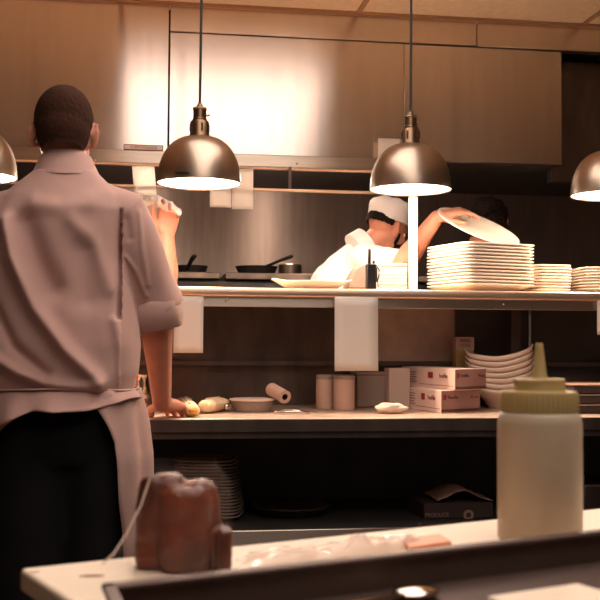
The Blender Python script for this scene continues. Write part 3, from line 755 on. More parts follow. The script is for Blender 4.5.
# squeeze bottle
Yb = Zp(540, 543, BOARD_Z); x0 = W(497.5, 470, Yb.y).x; x1 = W(581.5, 470, Yb.y).x
bc = Vector(((x0+x1)/2, Yb.y, 0)); br = (x1-x0)/2*.95
def bz(py): return W(540, py, Yb.y).z
t = thing('squeeze_bottle', (bc.x, bc.y, BOARD_Z), 'translucent squeeze bottle with a yellow nozzle cap on the cutting board', 'bottle')
zt = bz(411)
obj('body', G().lathe([(.001,BOARD_Z+.001),(br*.93,BOARD_Z+.001),(br,BOARD_Z+.006),(br,zt-.012),(br*.97,zt-.004),(br*.88,zt),(.001,zt)], 56, (bc.x,bc.y,0), cap0=True, cap1=True), 'bottle', t, ang=50)
rc = br*(76/84)*.5/.5
z1, z2, z3, z4 = bz(391), bz(378.5), bz(375), bz(347)
rc1 = br*.90; rc2 = br*.60
obj('cap', G().lathe([(.001,zt-.001),(rc1,zt-.001),(rc1,z1-.002),(rc1*.97,z1),(rc2+.001,z1+.0005),(rc2,z1+.002),(rc2,z2-.001),(rc2*.94,z2),(.001,z2)], 56, (bc.x,bc.y,0), cap0=True, cap1=True), 'cap', t, ang=50)
g = G()
for k in range(48):
    a = 2*PI*k/48; c = bc+Vector((rc1*math.cos(a), rc1*math.sin(a), 0)); 
    g.tube([c+Vector((0,0,zt+.001)), c+Vector((0,0,z1-.003))], .0009, 6, ref=(0,1,0))
obj('cap_ribs', g, 'cap', t)
obj('nozzle', G().lathe([(.001,z2-.001),(.0100,z2-.001),(.0072,z3),(.0034,z4+.004),(.0035,z4),(.001,z4)], 24, (bc.x,bc.y,0), cap0=True, cap1=True), 'cap', t, ang=50)
# bread in film
c0 = Zp(183, 575, BOARD_Z)
Yl = c0.y
def L_(x, y, dy=0):
    p = W(x, y, Yl+dy); return p
bt = thing('bread_loaf', (c0.x, Yl+.03, BOARD_Z), 'brown crusty bread loaf standing up in clear film on the board', 'bread')
g = G()
def slab(px0, px1, ptop, y0, y1, lean=0):
    a = L_(px0, 560, y0); b = L_(px1, 560, y0); zt = L_((px0+px1)/2, ptop, y0).z
    cx = (a.x+b.x)/2; hx = (b.x-a.x)/2; cy = Yl+(y0+y1)/2; hy = (y1-y0)/2
    secs = []
    for k, f in ((0,.92),(.1,1),(.35,1.0),(.6,1.0),(.8,.98),(.92,.90),(.98,.72),(1,.4)):
        z = BOARD_Z+.001+(zt-BOARD_Z-.001)*k; secs.append(((cx+lean*k,cy,z),(hx*f,0,0),(0,hy*f,0)))
    g.loft(secs, 28, 2.8)
slab(134, 186, 476, .018, .055, .002); slab(160, 212, 490, 0, .030, 0); slab(185, 226, 483, .012, .05, -.006); slab(216, 233, 530, .0, .026)
dl = lambda v, n_: n_*(.0022*noise.fractal(v*45, 1, 2, 3)) if v.z > BOARD_Z+.01 else Vector((0,0,0))
obj('loaf', organic(g, .0022, 3, .5, dl), 'bread', bt)
# film shell around the bread
g = G(); g2 = G()
n = 40
for i in range(2):
    pass
secs = []
a = L_(131, 560); b = L_(231, 560); cx = (a.x+b.x)/2-.0; hx = (b.x-a.x)/2+.003
def rf(a_): return 1+.035*math.sin(5*a_)+.02*math.sin(11*a_+1)
rs = []
for z, f in ((BOARD_Z+.002,1.02),(BOARD_Z+.02,1),(BOARD_Z+.05,.98),(BOARD_Z+.075,.95),(BOARD_Z+.092,.86)):
    rs.append([Vector((cx+hx*f*rf(a_+z*20)*math.cos(a_)-(.008 if z > .98 else 0), Yl+.028+.038*f*rf(a_)*math.sin(a_), z)) for a_ in [2*PI*k/n for k in range(n)]])
g.rings(rs, False, False)
obj('film_sleeve', g, 'film', bt)
# trailing film edge
pts = [L_(150, 478, 0), L_(141, 505, -.02), L_(126, 535, -.05), L_(113, 560, -.08), L_(103, 590, -.11)]
q = [L_(150, 486, .02), L_(145, 515, .01), L_(138, 545, -.02), L_(128, 570, -.05), L_(118, 590, -.09)]
rr = []
for P, Q in zip(pts, q):
    z0 = P.z
    rr.append([P.lerp(Q, k/6)+Vector((0, .006*math.sin(k*1.4), 0)) for k in range(7)])
vs = [v for r in rr for v in r]; vs = [Vector((v.x, v.y, max(v.z, .9385))) for v in vs]
fs = [(i*7+j, i*7+j+1, i*7+j+8, i*7+j+7) for i in range(4) for j in range(6)]
obj('film_tail', G().add(vs, fs), 'film', bt)
obj('film_edge', G().tube([Vector((p.x, p.y, max(p.z, .939))) for p in pts], .0009, 6), 'bagfilm', bt)
# crumpled bag on board
vs = []; fs = []
NI, NJ = 44, 14
for i in range(NI+1):
    for j in range(NJ+1):
        u = i/NI; v = j/NJ
        s_, e_ = Zp(236, 575, BOARD_Z), Zp(425, 548, BOARD_Z)
        s2, e2_ = Zp(250, 552, BOARD_Z), Zp(415, 541, BOARD_Z)
        p = (s_.lerp(e_, u)).lerp(s2.lerp(e2_, u), v)
        env = math.sin(PI*v)**.7*(.25+.75*math.exp(-((u-.72)/.22)**2)+.35*math.exp(-((u-.25)/.15)**2))
        hgt = .016*env*(.7+.8*noise.fractal(Vector((u*7, v*3, 2)), 1, 2, 3))
        vs.append(Vector((p.x, p.y, BOARD_Z+.001+max(0, hgt))))
for i in range(NI):
    for j in range(NJ):
        k = i*(NJ+1)+j; fs.append((k, k+NJ+1, k+NJ+2, k+1))
tag(obj('food_bag', G().add(vs, fs), 'bagfilm', ang=60), 'crumpled clear plastic bag lying on the board behind the tray', 'bag')
q0, q1, q2, q3 = [Zp(x, y, BOARD_Z) for x, y in ((408,553),(452,547),(440,538.5),(402,544))]
vs = [v+Vector((0,0,.001)) for v in (q0,q1,q2,q3)]+[v+Vector((0,0,.0055)) for v in (q0,q1,q2,q3)]
tag(obj('plastic_scraper', G().add(vs, [(3,2,1,0),(4,5,6,7),(0,1,5,4),(1,2,6,5),(2,3,7,6),(3,0,4,7)]), 'peach', bevel=.0015), 'small flat salmon pink piece on the board beside the plastic bag', 'scraper')

# ================================================================== PEOPLE
def hand(g, wrist, f, pn, thumb, curl=.35, scale=1.0, spread=.12):
    """wrist point, finger direction f, palm normal pn (side the palm faces), thumb = +-1 side"""
    f = Vector(f).normalized(); pn = Vector(pn); pn = (pn-f*pn.dot(f)).normalized(); s = f.cross(pn).normalized()*thumb; w = Vector(wrist); k = scale
    g.loft([(w-f*.01*k, s*.027*k, pn*.020*k), (w+f*.025*k, s*.034*k, pn*.019*k), (w+f*.06*k, s*.041*k, pn*.017*k), (w+f*.092*k, s*.041*k, pn*.013*k), (w+f*.10*k, s*.036*k, pn*.008*k)], 20, 2.6)
    for i, (off, ln) in enumerate(((.031,.072),(.0105,.080),(-.0105,.075),(-.031,.059))):
        d = (f+s*off/.031*spread).normalized(); p = w+f*.088*k+s*off*k; pts = [p-f*.02*k, p]; ax = d.cross(pn); a = curl*(.55+.15*i)
        dd = d.copy()
        for sg in (.45, .32, .25):
            dd = (Matrix.Rotation(a, 3, ax) @ dd); p = p+dd*ln*sg*k; pts.append(p)
        g.tube(pts, [.0095*k,.0098*k,.0088*k,.0082*k,.007*k], 10)
    p = w+f*.022*k+s*.026*k+pn*.006*k; d = (f*.62+s*.75+pn*.25).normalized(); pts = [p, p+d*.036*k]; d2 = (f*.9+s*.25+pn*.35).normalized()
    pts += [pts[-1]+d2*.03*k, pts[-1]+d2*.055*k]
    g.tube(pts, [.014*k,.012*k,.0105*k,.0085*k], 10)
def head_geo(g, c, R, k=1.0):
    T = lambda p: c+R@(Vector(p)*k)
    def e(p, r, RR=None): g.ell(T(p), tuple(v*k for v in r), R@RR if RR else R, 24, 16)
    e((0,-.012,.032), (.074,.094,.090)); e((0,.012,-.012), (.066,.076,.082)); e((0,.028,-.062), (.052,.058,.048)); e((0,.070,-.088), (.026,.022,.020))
    e((0,.078,.028), (.050,.018,.014)); e((0,.086,-.052), (.024,.012,.006)); e((0,.086,-.062), (.022,.011,.006))
    g.tube([T((0,.088,.018)), T((0,.100,-.008)), T((0,.112,-.028)), T((0,.094,-.036))], [.007*k,.009*k,.011*k,.010*k], 10, ref=(1,0,0))
    for s in (-1, 1):
        e((.042*s,.062,-.025), (.022,.022,.022))
        q = [T((s*x, y, z)) for x, y, z in ((.072,.004,-.034),(.078,-.002,-.036),(.086,-.012,-.018),(.090,-.020,.004),(.088,-.020,.020),(.080,-.006,.026),(.072,.006,.012))]
        g.tube(q, [.006*k,.008*k,.0065*k,.006*k,.006*k,.006*k,.005*k], 10)
        e((s*.079,-.006,-.004), (.006,.016,.026), Matrix.Rotation(-s*.35, 3, 'Z'))
def eyes(par, c, R, k=1.0):
    for s in (-1, 1):
        q = c+R@(Vector((.031*s,.076,.006))*k); ey = obj('eye', G().ell(q, (.0115,)*3, n=16, m=10), 'eye', par)
        obj('iris', G().ell(q+R@Vector((0,.0085,0)), (.005,.004,.005), R, n=12, m=8), 'hair', ey)
def facing(fwd, up=(0,0,1)):
    y = Vector(fwd).normalized(); x = y.cross(Vector(up)).normalized(); z = x.cross(y); return Matrix((x, y, z)).transposed()
def body(J, skin, voxel=.007, fwd=(0,1,0)):
    """J: dictionary of joints"""
    g = G(); F = Vector(fwd).normalized(); side = F.cross(Vector((0,0,1))).normalized()
    hc, HR = J['head'], J['headR']; head_geo(g, hc, HR, J.get('hk', 1))
    nb = J['neck']; g.tube([nb-Vector((0,0,.03)), nb.lerp(hc, .35), hc+HR@Vector((0,-.012,-.03))], [.064,.055,.054], 18, ref=side)
    pel, ch = J['pelvis'], J['chest']; sh = (J['sL']-J['sR']); 
    sv = sh.normalized()
    ax = (ch-pel).normalized(); fr = ax.cross(sv).normalized()
    g.loft([(pel-ax*.10, sv*.12, fr*.085), (pel-ax*.03, sv*.165, fr*.112), (pel+ax*.06, sv*.16, fr*.108), (pel.lerp(ch,.45), sv*.14, fr*.098), (pel.lerp(ch,.75), sv*.155, fr*.108), (ch, sv*.17, fr*.115), (ch+(nb-ch)*.45, sv*.165, fr*.10), (ch+(nb-ch)*.78, sv*.12, fr*.075), (nb, sv*.06, fr*.055)], 28, 2.3)
    for s in 'LR':
        a, e, w = J['s'+s], J['e'+s], J['w'+s]
        g.tube([ch.lerp(nb,.5).lerp(a,.5), a, a.lerp(e,.3), a.lerp(e,.7), e], [.05,.056,.048,.042,.038], 16)
        fk = J.get('f'+s, 1); g.tube([e, e.lerp(w,.25), e.lerp(w,.6), w], [.040*fk,.043*fk,.034*fk,.026*fk], 16)
        if 'h'+s in J: f, pn, cu = J['h'+s]; hand(g, w, f, pn, J.get('t'+s, 1), cu, J.get('f'+s, 1)**.5)
        hp = pel+sv*(.088 if s == 'L' else -.088)-ax*.06; kn, an = J['k'+s], J['a'+s]
        g.tube([hp, hp.lerp(kn,.35), hp.lerp(kn,.8), kn], [.088,.078,.060,.054], 16, ref=side)
        g.tube([kn, kn.lerp(an,.3), kn.lerp(an,.7), an], [.052,.054,.040,.035], 16, ref=side)
    return organic(g, voxel, 3, .5)
def legs_and_shoes(par, J, m='trouser', hem=0.06, top=None, fwd=(0,1,0)):
    g = G(); F = Vector(fwd).normalized(); side = F.cross(Vector((0,0,1))).normalized(); pel = J['pelvis']; ch = J['chest']
    sv = (J['sL']-J['sR']).normalized(); ax = (ch-pel).normalized(); fr = ax.cross(sv).normalized()
    up = top if top else .10
    g.loft([(pel-ax*.14, sv*.15, fr*.115), (pel-ax*.05, sv*.188, fr*.135), (pel+ax*.04, sv*.182, fr*.130), (pel+ax*up, sv*.168, fr*.120)], 28, 2.3)
    for s in 'LR':
        hp = pel+sv*(.09 if s == 'L' else -.09)-ax*.05; kn, an = J['k'+s], J['a'+s]
        g.tube([hp, hp.lerp(kn,.35), hp.lerp(kn,.8), kn, kn.lerp(an,.5), an+Vector((0,0,-.02))], [.112,.112,.104,.100,.085,.075], 18, ref=side)
    obj('trousers', organic(g, .012, 3, .5, lambda v, n_: n_*.006*noise.noise(v*9)), m, par)
    for s in 'LR':
        an = J['a'+s]; b = Vector((an.x, an.y, 0)); g = G()
        R = facing(F); P = lambda x, y, z: b+R@Vector((x, y, z))
        g.loft([(P(0,-.075,.04), R@Vector((.028,0,0)), Vector((0,0,.034))), (P(0,-.05,.045), R@Vector((.036,0,0)), Vector((0,0,.042))), (P(0,0,.05), R@Vector((.038,0,0)), Vector((0,0,.048))), (P(0,.07,.038), R@Vector((.043,0,0)), Vector((0,0,.036))), (P(0,.14,.03), R@Vector((.045,0,0)), Vector((0,0,.028))), (P(0,.18,.024), R@Vector((.030,0,0)), Vector((0,0,.020)))], 20, 2.5)
        obj('shoe', g, 'leather', par, ang=60)
def polyd(p, pts):
    best = 9
    for a, b in zip(pts, pts[1:]):
        ab = (b[0]-a[0], b[1]-a[1]); L2 = ab[0]**2+ab[1]**2; t = max(0, min(1, ((p[0]-a[0])*ab[0]+(p[1]-a[1])*ab[1])/L2))
        d = math.hypot(p[0]-a[0]-ab[0]*t, p[1]-a[1]-ab[1]*t); best = min(best, d)
    return best

# ---------------- the cook with his back to us
CY = 2.97
def C_(x, y, Y=CY): return W(x, y, Y)
J = {}
J['head'] = C_(64, 134, 3.0); J['headR'] = facing((.02,1,-.20))
J['neck'] = C_(66, 172, 2.97); J['chest'] = C_(66, 235, 2.99); J['pelvis'] = C_(70, 412, 2.99)
J['sR'] = C_(124, 212, 2.97); J['eR'] = C_(155, 302, 3.05); J['wR'] = C_(162, 392, 3.25)
J['sL'] = C_(4, 214, 2.97); J['eL'] = C_(-42, 290, 3.02); J['wL'] = C_(-50, 380, 3.24)
# left/right swap in world: the cook faces +Y so his right is +X
J['hR'] = ((.38,.92,-.14), (0,-.1,-1), .38); J['tR'] = 1; J['fR'] = 1.12; J['hL'] = ((-.2,1,-.30), (0,-.2,-1), .45); J['tL'] = -1
pl = J['pelvis']
J['kL'] = Vector((pl.x-.10, 2.98, .50)); J['aL'] = Vector((pl.x-.11, 2.97, .09)); J['kR'] = Vector((pl.x+.09, 2.98, .50)); J['aR'] = Vector((pl.x+.10, 2.97, .09))
J['hk'] = 1.06
wz = CTR_Z+.038
for s in 'LR': J['w'+s].z = wz+.01
me = body(J, 'skin', .0055)
cook = obj('person', me, 'skin', origin=(pl.x, 2.97, 0), ang=180)
tag(cook, 'cook with cropped hair in pale jacket and apron, back turned, leaning on the counter', 'person')
eyes(cook, J['head'], J['headR'])
# cropped hair
g = G(); T = lambda p: J['head']+J['headR']@(Vector(p)*1.06)
g.ell(T((0,-.013,.034)), (.0825,.104,.0975), J['headR'], 32, 24)
g.ell(T((0,-.030,-.004)), (.0745,.086,.085), J['headR'], 28, 20)
g.ell(T((0,-.034,-.045)), (.060,.066,.060), J['headR'], 28, 20)
hm = organic(g, .004, 14, .6, lambda v, n_: n_*.0012*noise.noise(v*120))
bm = bmesh.new(); bm.from_mesh(hm)
Rinv = J['headR'].transposed()
kill = [v for v in bm.verts if (lambda p: (p.y > .055 and p.z < .075) or (p.y > -.012 and p.z < .025) or p.z < -.064)(Rinv@(v.co-J['head']))]
bmesh.ops.delete(bm, geom=kill, context='VERTS'); bm.to_mesh(hm); bm.free()
obj('hair', hm, 'buzz', cook, ang=180)
# jacket
g = G()
def sec(x0, x1, py, Y, dep, tilt=0):
    a, b = C_(x0, py, Y), C_(x1, py, Y); c = (a+b)/2; return (c, (b-a)/2+Vector((0,0,tilt)), Vector((0, dep, 0)))
g.loft([sec(-16,134,393,2.98,.138), sec(-16,135,387,2.98,.142), sec(-19,139,372,2.98,.150), sec(-24,141,345,2.985,.158), sec(-24,135,300,2.99,.158), sec(-22,127,262,2.985,.155), sec(-16,128,232,2.98,.148), sec(-10,129,212,2.97,.128), sec(0,122,196,2.965,.100), sec(18,108,183,2.965,.080), sec(34,96,171,2.965,.064)], 40, 2.4)
for s, sx in (('R', 1), ('L', -1)):
    a, e = J['s'+s], J['e'+s]; dn = (e-a)
    a2 = a+Vector((-.01*sx,0,-.005))
    ce = e+Vector((.010*sx, .012, -.022))
    g.tube([a2-Vector((sx*.06,0,-.02)), a2, a2+dn*.3+Vector((.004*sx,0,0)), a2+dn*.62+Vector((.008*sx,0,0)), a2+dn*.85+Vector((.008*sx,.005,0)), ce], [.070,.078,.080,.079,.080,.080], 24, ref=(0,1,0), asp=1.0, round_ends=False)
ridge = [
 ([C_(10,225),C_(18,262),C_(40,310),C_(70,350),C_(102,380)], .016, .020),
 ([C_(-10,352),C_(25,372),C_(60,383),C_(100,386)], .014, .014),
 ([C_(40,208),C_(66,214),C_(92,206)], .022, .006),
 ([C_(116,322),C_(122,350),C_(124,380)], .012, .008),
 ([C_(76,226),C_(98,250),C_(112,290)], .018, .006),
 ([C_(30,228),C_(42,262),C_(56,290)], .026, -.016),
 ([C_(-4,300),C_(18,345),C_(50,374)], .012, -.010),
 ([C_(86,255),C_(90,300)], .028, -.010),
 ([C_(123,215),C_(120,250),C_(119,318)], .005, -.022),
]
ridge = [([(p.x, p.z) for p in pts], w*1.25, a*1.8) for pts, w, a in ridge]
sl = [([(p.x, p.z) for p in pts], w, a) for pts, w, a in [
 ([C_(140,215),C_(142,250),C_(148,285)], .007, .007), ([C_(126,258),C_(136,272),C_(146,296)], .006, .009), ([C_(127,222),C_(130,240)], .010, -.006)]]
def jd(v, n_):
    d = Vector((0,0,0))
    if n_.y < .25:
        k = min(1, (.25-n_.y)/.5); q = (v.x, v.z); h = 0
        for pts, w, a in (ridge if v.x < C_(122,250).x else sl):
            e = polyd(q, pts); h += a*math.exp(-(e/w)**2)
        d += Vector((0,-1,0))*h*k
    d += n_*(.005*noise.fractal(Vector((v.x*7, v.y*7, v.z*4)), 1, 2, 3))
    return d
jk = obj('jacket', organic(g, .0055, 12, .6, jd), 'fabric', cook, ang=180)
# turned back cuff, collar
e = J['eR']
for s, sx in (('R', 1), ('L', -1)):
    e = J['e'+s]; a = J['s'+s]
    g = G(); cA = C_(151, 302, 3.04) if s == 'R' else e+Vector((-.005,0,.02)); cB = C_(153, 331, 3.07) if s == 'R' else e+Vector((-.01,.01,-.06))
    ax = (cB-cA).normalized(); u = Vector((.97,0,.22 if s == 'R' else -.2)).normalized(); w = Vector((0,1,0))
    rs = []
    for t_, rr_ in ((0,.070),(.15,.084),(.6,.088),(1,.085),(1.04,.078),(.9,.070),(.3,.060)):
        c = cA+(cB-cA)*t_; rs.append([c+(u*math.cos(q)*rr_+w*math.sin(q)*rr_*.92)*(1+.035*math.sin(3*q+t_*3)+.02*math.sin(7*q)) for q in [2*PI*k/40 for k in range(40)]])
    g.rings(rs, False, False); obj('cuff', g, 'fabric', cook, ang=70)
g = G(); rs = []
nb = J['neck']
for py, r, dy in ((179,.098,0),(171,.086,0),(163,.076,.004),(157.5,.070,.008),(156.5,.067,.008),(158,.063,.008),(165,.062,.004)):
    c = C_(66, py, 2.985+dy); rs.append([c+Vector((math.cos(q)*r*1.02, math.sin(q)*r*1.0, .010*math.sin(q)*-1*(1 if r < .08 else .3)+.002*math.sin(5*q))) for q in [2*PI*k/40 for k in range(40)]])
g.rings(rs, False, False); obj('collar', g, 'fabric', cook, ang=70)
legs_and_shoes(cook, J)
# apron: wraps the front and sides, open at the back
NA, NZ = 90, 40
vs = []; fs = []
cxw = pl.x
ztop = C_(70, 389).z; zbot = .44
for j in range(NZ+1):
    t_ = j/NZ
    for i in range(NA+1):
        u = i/NA
        # angle measured from back (-Y) going via right (+X), front, left back again; the opening widens downward
        o_r = math.radians(14+18*min(1, t_*4)+16*t_); o_l = math.radians(14+56*min(1, t_*3.5)+10*t_)
        a_ = o_r+(2*PI-o_r-o_l)*u
        rx = .188+.034*min(1, t_*3)-.01*max(0, t_-.5); ry = .150+.036*min(1, t_*3)
        fold = (.004+.016*t_)*math.sin(a_*13+2.5*math.sin(t_*3))+.005*t_*math.sin(a_*29+t_*4)
        x = math.sin(a_)*(rx+fold+.006*noise.noise(Vector((a_*3, t_*5, 2)))); y = -math.cos(a_)*(ry+fold)
        z = ztop+(zbot-ztop)*t_
        vs.append(Vector((cxw+x+.004, 2.98+y, z+.004*math.sin(a_*5))))
for j in range(NZ):
    for i in range(NA):
        k = j*(NA+1)+i; fs.append((k, k+1, k+NA+2, k+NA+1))
vs = [Vector((v.x, min(v.y, 3.232), v.z)) for v in vs]
ap = obj('apron', G().add(vs, fs), 'fabric2', cook, ang=180); md = ap.modifiers.new('t', 'SOLIDIFY'); md.thickness = .003
# jacket tail flaring over the trousers, with apron strings
vs = []; fs = []; NA, NZ = 120, 10
xl, xr = C_(-18,390).x, C_(136,390).x; cxj = (xl+xr)/2; rx0 = (xr-xl)/2
for j in range(NZ+1):
    t_ = j/NZ
    for i in range(NA):
        a_ = 2*PI*i/NA; bk = max(0, -math.sin(a_))
        ln = .058-.034*max(0, math.cos(a_))+.006*math.sin(a_*5+1)+.085*max(0, -math.cos(a_)-.25)
        ft = (.001+.009*t_)*math.sin(a_*8+1.5*math.sin(a_*3))+.006*t_*math.sin(a_*15+.6)
        vs.append(Vector((cxj+math.cos(a_)*(rx0+.006+.018*t_+ft*.5), 2.98+math.sin(a_)*(.152+.044*t_+ft), C_(66,388).z-ln*t_)))
for j in range(NZ):
    for i in range(NA):
        k = j*NA+i; k2 = j*NA+(i+1) % NA; fs.append((k, k2, k2+NA, k+NA))
vs = [Vector((v.x, min(v.y, 3.225), v.z)) for v in vs]
tl = obj('jacket_tail', G().add(vs, fs), 'fabric', cook, ang=180); tl.modifiers.new('t', 'SOLIDIFY').thickness = .003
g = G(); pts = [Vector((cxj+math.cos(a_)*(rx0+.006), 2.98+math.sin(a_)*.158, C_(66,388).z+.003*math.sin(3*a_))) for a_ in [2*PI*k/48 for k in range(49)]]
g.tube(pts, .006, 8, asp=.5); obj('apron_string', g, 'fabric2', cook)

# ---------------- cook in the white cap
J = {}; Y0 = 4.52
hc = W(387, 229, Y0); J['head'] = hc; J['headR'] = facing((.78,.50,-.38), (.15,0,1))
J['neck'] = W(362, 252, Y0+.01); J['chest'] = W(345, 285, Y0+.03); J['pelvis'] = Vector((J['chest'].x-.20, Y0+.08, .98))
J['sR'] = W(363, 262, Y0-.13); J['eR'] = W(400, 268, Y0-.33); J['wR'] = W(437, 217, Y0-.36); J['fR'] = 1.15
J['sL'] = W(366, 262, Y0+.19); J['eL'] = Vector((J['sL'].x+.12, Y0+.24, 1.22)); J['wL'] = Vector((J['sL'].x+.16, Y0+.02, 1.02))
fR = (W(472, 208, 4.12)-J['wR']); J['hR'] = (fR, (.1,.35,-1), .5); J['hL'] = ((.3,-.1,-1), (-1,0,0), .5); J['tR'] = -1; J['tL'] = 1
pl = J['pelvis']
J['kR'] = Vector((pl.x+.04, Y0-.02, .52)); J['aR'] = Vector((pl.x-.02, Y0-.02, .09)); J['kL'] = Vector((pl.x+.06, Y0+.18, .52)); J['aL'] = Vector((pl.x+.0, Y0+.18, .09))
J['hk'] = .98
c2 = obj('person', body(J, 'skin', .0065, (1,0,0)), 'skin', origin=(pl.x, Y0+.08, 0), ang=180)
tag(c2, 'cook in white cap and white jacket bending right, reaching out with a plate', 'person')
eyes(c2, hc, J['headR'], .98)
T = lambda p: hc+J['headR']@(Vector(p)*.98)
g = G(); g.ell(T((0,-.018,.020)), (.080,.097,.080), J['headR'], 28, 20)
hm = organic(g, .005, 2, .5, lambda v, n_: n_*.002*noise.noise(v*90)); bm = bmesh.new(); bm.from_mesh(hm); Rinv = J['headR'].transposed()
kill = [v for v in bm.verts if (lambda p: (p.y > -.036 and p.z < .04) or (p.z < -.008) or p.y > .05)(Rinv@(v.co-hc))]
bmesh.ops.delete(bm, geom=kill, context='VERTS'); bm.to_mesh(hm); bm.free(); obj('hair', hm, 'hair', c2, ang=180)
g = G(); g.ell(T((0,.050,-.070)), (.054,.046,.038), J['headR'], 24, 16); 
for s in (-1, 1): g.ell(T((.055*s,.026,-.030)), (.013,.013,.034), J['headR'], 16, 12)
obj('beard', organic(g, .005, 2), 'hair', c2, ang=180)
g = G(); RC = J['headR'] @ Matrix.Rotation(math.radians(10), 3, 'X')
cc_ = T((0,-.008,.050))
pr = [(.84,-.02),(.88,-.018),(.90,.012),(.93,.035),(.92,.052),(.82,.070),(.60,.082),(.3,.088),(.01,.090)]
g.lathe(pr, 40, cc_, fn=lambda a, r, z: Vector((.098*r*math.cos(a), .118*r*math.sin(a), z*1.0+.003*math.sin(a*6+z*40)*(1 if z > .03 else 0))), R=RC, cap0=True, cap1=True)
obj('cap', g, 'white', c2, ang=60)
# jacket
g = G(); sv = (J['sL']-J['sR']).normalized(); nb, ch = J['neck'], J['chest']; ax = (ch-pl).normalized(); fr = ax.cross(sv).normalized()
g.loft([(pl-ax*.12, sv*.185, fr*.14), (pl, sv*.185, fr*.14), (pl.lerp(ch,.5), sv*.178, fr*.135), (ch-ax*.02, sv*.19, fr*.145), (ch+(nb-ch)*.5, sv*.18, fr*.12), (ch+(nb-ch)*.85, sv*.13, fr*.085), (nb+(nb-ch)*.02, sv*.085, fr*.068)], 32, 2.3)
for s in 'LR':
    a, e = J['s'+s], J['e'+s]; g.tube([ch.lerp(nb,.6).lerp(a,.6), a, a.lerp(e,.4), a.lerp(e,.95)], [.07,.080,.074,.072], 20, round_ends=False)
bb = W(345, 240, Y0)
obj('jacket', organic(g, .009, 3, .5, lambda v, n_: n_*.012*noise.fractal(v*9, 1, 2, 3)), 'white', c2, ang=180)
g = G(); g.tube([nb+Vector((-.03,-.01,.01)), nb+Vector((.02,0,.045))], [.075,.070], 24, ref=(0,1,0), round_ends=False); obj('collar', g, 'white', c2)
legs_and_shoes(c2, J, fwd=(1,0,0))

# ---------------- cook behind, only a raised forearm shows
J = {}; Y0 = 4.50
hc = W(98, 232, Y0); J['head'] = hc; J['headR'] = facing((.5,-1,-.1))
J['neck'] = hc+Vector((0,.03,-.15)); J['chest'] = hc+Vector((0,.02,-.30)); J['pelvis'] = hc+Vector((-.01,.03,-.72))
pl = J['pelvis']
J['sL'] = J['chest']+Vector((.17,.0,.08)); J['sR'] = J['chest']+Vector((-.18,.02,.08))
J['eL'] = W(164, 283, 4.34); J['wL'] = W(166, 236, 4.32); J['eR'] = J['sR']+Vector((-.05,-.04,-.27)); J['wR'] = J['eR']+Vector((.06,-.2,-.06))
J['sL'] = W(146, 262, Y0)
J['fL'] = 1.36; J['hL'] = ((.10,-.05,1), (.2,-.9,.1), 1.25); J['tL'] = -1; J['hR'] = ((.2,-1,0), (0,0,-1), .4); J['tR'] = 1
J['kR'] = Vector((pl.x-.1, Y0, .48)); J['aR'] = Vector((pl.x-.1, Y0+.02, .09)); J['kL'] = Vector((pl.x+.1, Y0, .48)); J['aL'] = Vector((pl.x+.11, Y0+.02, .09))
c3 = obj('person', body(J, 'skin', .006, (0,-1,0)), 'skin', origin=(pl.x, Y0, 0), ang=180)
tag(c3, 'person mostly hidden behind the foreground cook, one bare forearm raised with a cloth', 'person')
eyes(c3, hc, J['headR'])
g = G(); T = lambda p: hc+J['headR']@Vector(p)
g.ell(T((0,-.012,.036)), (.083,.104,.096), J['headR'], 28, 20)
hm = organic(g, .006, 2); bm = bmesh.new(); bm.from_mesh(hm); Rinv = J['headR'].transposed()
kill = [v for v in bm.verts if (lambda p: (p.y > .0 and p.z < .03) or p.z < -.04 or (p.y > .055 and p.z < .062))(Rinv@(v.co-hc))]
bmesh.ops.delete(bm, geom=kill, context='VERTS'); bm.to_mesh(hm); bm.free(); obj('hair', hm, 'hair', c3, ang=180)
g = G(); nb, ch = J['neck'], J['chest']; sv = Vector((1,0,0)); fr = Vector((0,1,0))
g.loft([(pl-Vector((0,0,.12)), sv*.18, fr*.14), (pl, sv*.18, fr*.14), (pl.lerp(ch,.5), sv*.165, fr*.13), (ch, sv*.185, fr*.135), (ch.lerp(nb,.5), sv*.17, fr*.11), (ch.lerp(nb,.9), sv*.09, fr*.075)], 30, 2.3)
for s in 'LR':
    a, e = J['s'+s], J['e'+s]; g.tube([ch.lerp(nb,.5).lerp(a,.6), a, a.lerp(e,.4), a.lerp(e,.7)], [.06,.068,.062,.060], 18, round_ends=False)
obj('jacket', organic(g, .010, 3), 'white', c3, ang=180)
legs_and_shoes(c3, J, fwd=(0,-1,0))
cw = W(157, 202, 4.30)
g = G(); g.loft([((W(140,205,4.34)), (0,.02,0), (0,0,.010)), (W(150,200.5,4.32), (0,.035,0), (0,0,.020)), (W(160,202,4.30), (0,.04,0), (0,0,.024)), (W(172,208,4.28), (0,.036,0), (0,0,.020)), (W(181,214,4.28), (0,.02,0), (0,0,.010))], 24, 2.2)
o = obj('kitchen_cloth', organic(g, .004, 2, .5, lambda v, n_: n_*.008*noise.fractal(v*28, 1, 2, 3)), 'white', ang=180)
tag(o, 'white folded cloth held up by the raised hand beside the cook\'s shoulder', 'cloth')

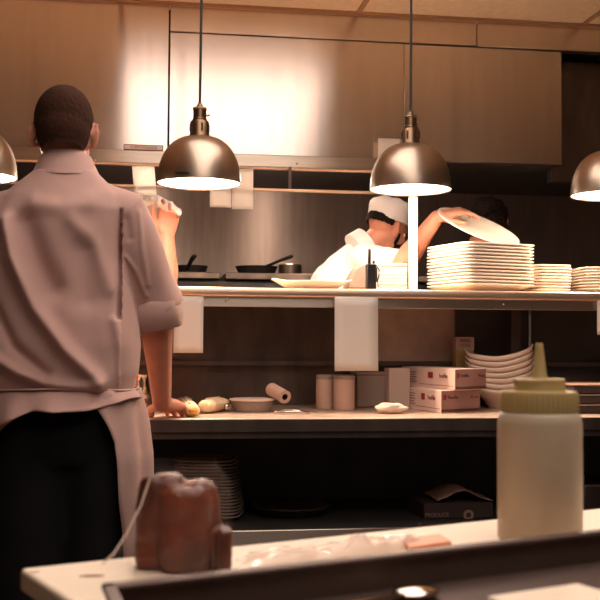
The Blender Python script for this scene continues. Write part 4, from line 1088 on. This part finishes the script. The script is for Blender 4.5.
# ---------------- dark haired person behind the plates
J = {}; Y0 = 4.76
hc = W(489, 224, Y0); J['head'] = hc; J['headR'] = facing((.5,1,-.45))
J['neck'] = hc+Vector((-.06,0,-.13)); J['chest'] = hc+Vector((-.06,.02,-.30)); J['pelvis'] = Vector((hc.x-.12, Y0+.02, .93)); pl = J['pelvis']
J['sR'] = J['chest']+Vector((0,-.17,.06)); J['sL'] = J['chest']+Vector((0,.12,.06))
for s, d in (('R', -.03), ('L', .02)): J['e'+s] = J['s'+s]+Vector((.03, d, -.27)); J['w'+s] = J['e'+s]+Vector((.12, 0, -.20)); J['h'+s] = ((1,0,-.5), (0,0,-1), .5); J['t'+s] = -1 if s == 'R' else 1
J['kR'] = Vector((pl.x+.03, Y0-.08, .5)); J['aR'] = Vector((pl.x, Y0-.08, .09)); J['kL'] = Vector((pl.x+.03, Y0+.07, .5)); J['aL'] = Vector((pl.x, Y0+.07, .09))
c4 = obj('person', body(J, 'skin2', .007, (1,0,0)), 'skin2', origin=(pl.x, Y0, 0), ang=180)
tag(c4, 'dark haired person bending low behind the tall plate stack, only hair showing', 'person')
eyes(c4, hc, J['headR'])
g = G(); T = lambda p: hc+J['headR']@Vector(p)
g.ell(T((0,-.020,.030)), (.090,.104,.090), J['headR'], 28, 20); g.ell(T((0,-.025,-.03)), (.092,.08,.07), J['headR'], 28, 20); g.ell(T((0,.04,.075)), (.05,.045,.03), J['headR'])
hm = organic(g, .005, 2, .5, lambda v, n_: n_*.008*noise.fractal(v*40, 1, 2, 3)); bm = bmesh.new(); bm.from_mesh(hm); Rinv = J['headR'].transposed()
kill = [v for v in bm.verts if (lambda p: (p.y > .04 and p.z < .03) or p.z < -.085 or (p.y > .06 and p.z < .05))(Rinv@(v.co-hc))]
bmesh.ops.delete(bm, geom=kill, context='VERTS'); bm.to_mesh(hm); bm.free(); obj('hair', hm, 'hair', c4, ang=180)
g = G(); nb, ch = J['neck'], J['chest']; sv = Vector((0,1,0)); fr = Vector((1,0,0))
g.loft([(pl-Vector((0,0,.12)), sv*.17, fr*.13), (pl, sv*.17, fr*.13), (pl.lerp(ch,.5), sv*.155, fr*.12), (ch, sv*.175, fr*.125), (ch.lerp(nb,.5), sv*.16, fr*.10), (ch.lerp(nb,.9), sv*.08, fr*.07)], 30, 2.3)
for s in 'LR':
    a, e = J['s'+s], J['e'+s]; g.tube([ch.lerp(nb,.5).lerp(a,.6), a, a.lerp(e,.4), a.lerp(e,.9)], [.055,.062,.056,.052], 18, round_ends=False)
obj('shirt', organic(g, .010, 3), 'trouser', c4, ang=180)
legs_and_shoes(c4, J, fwd=(1,0,0))
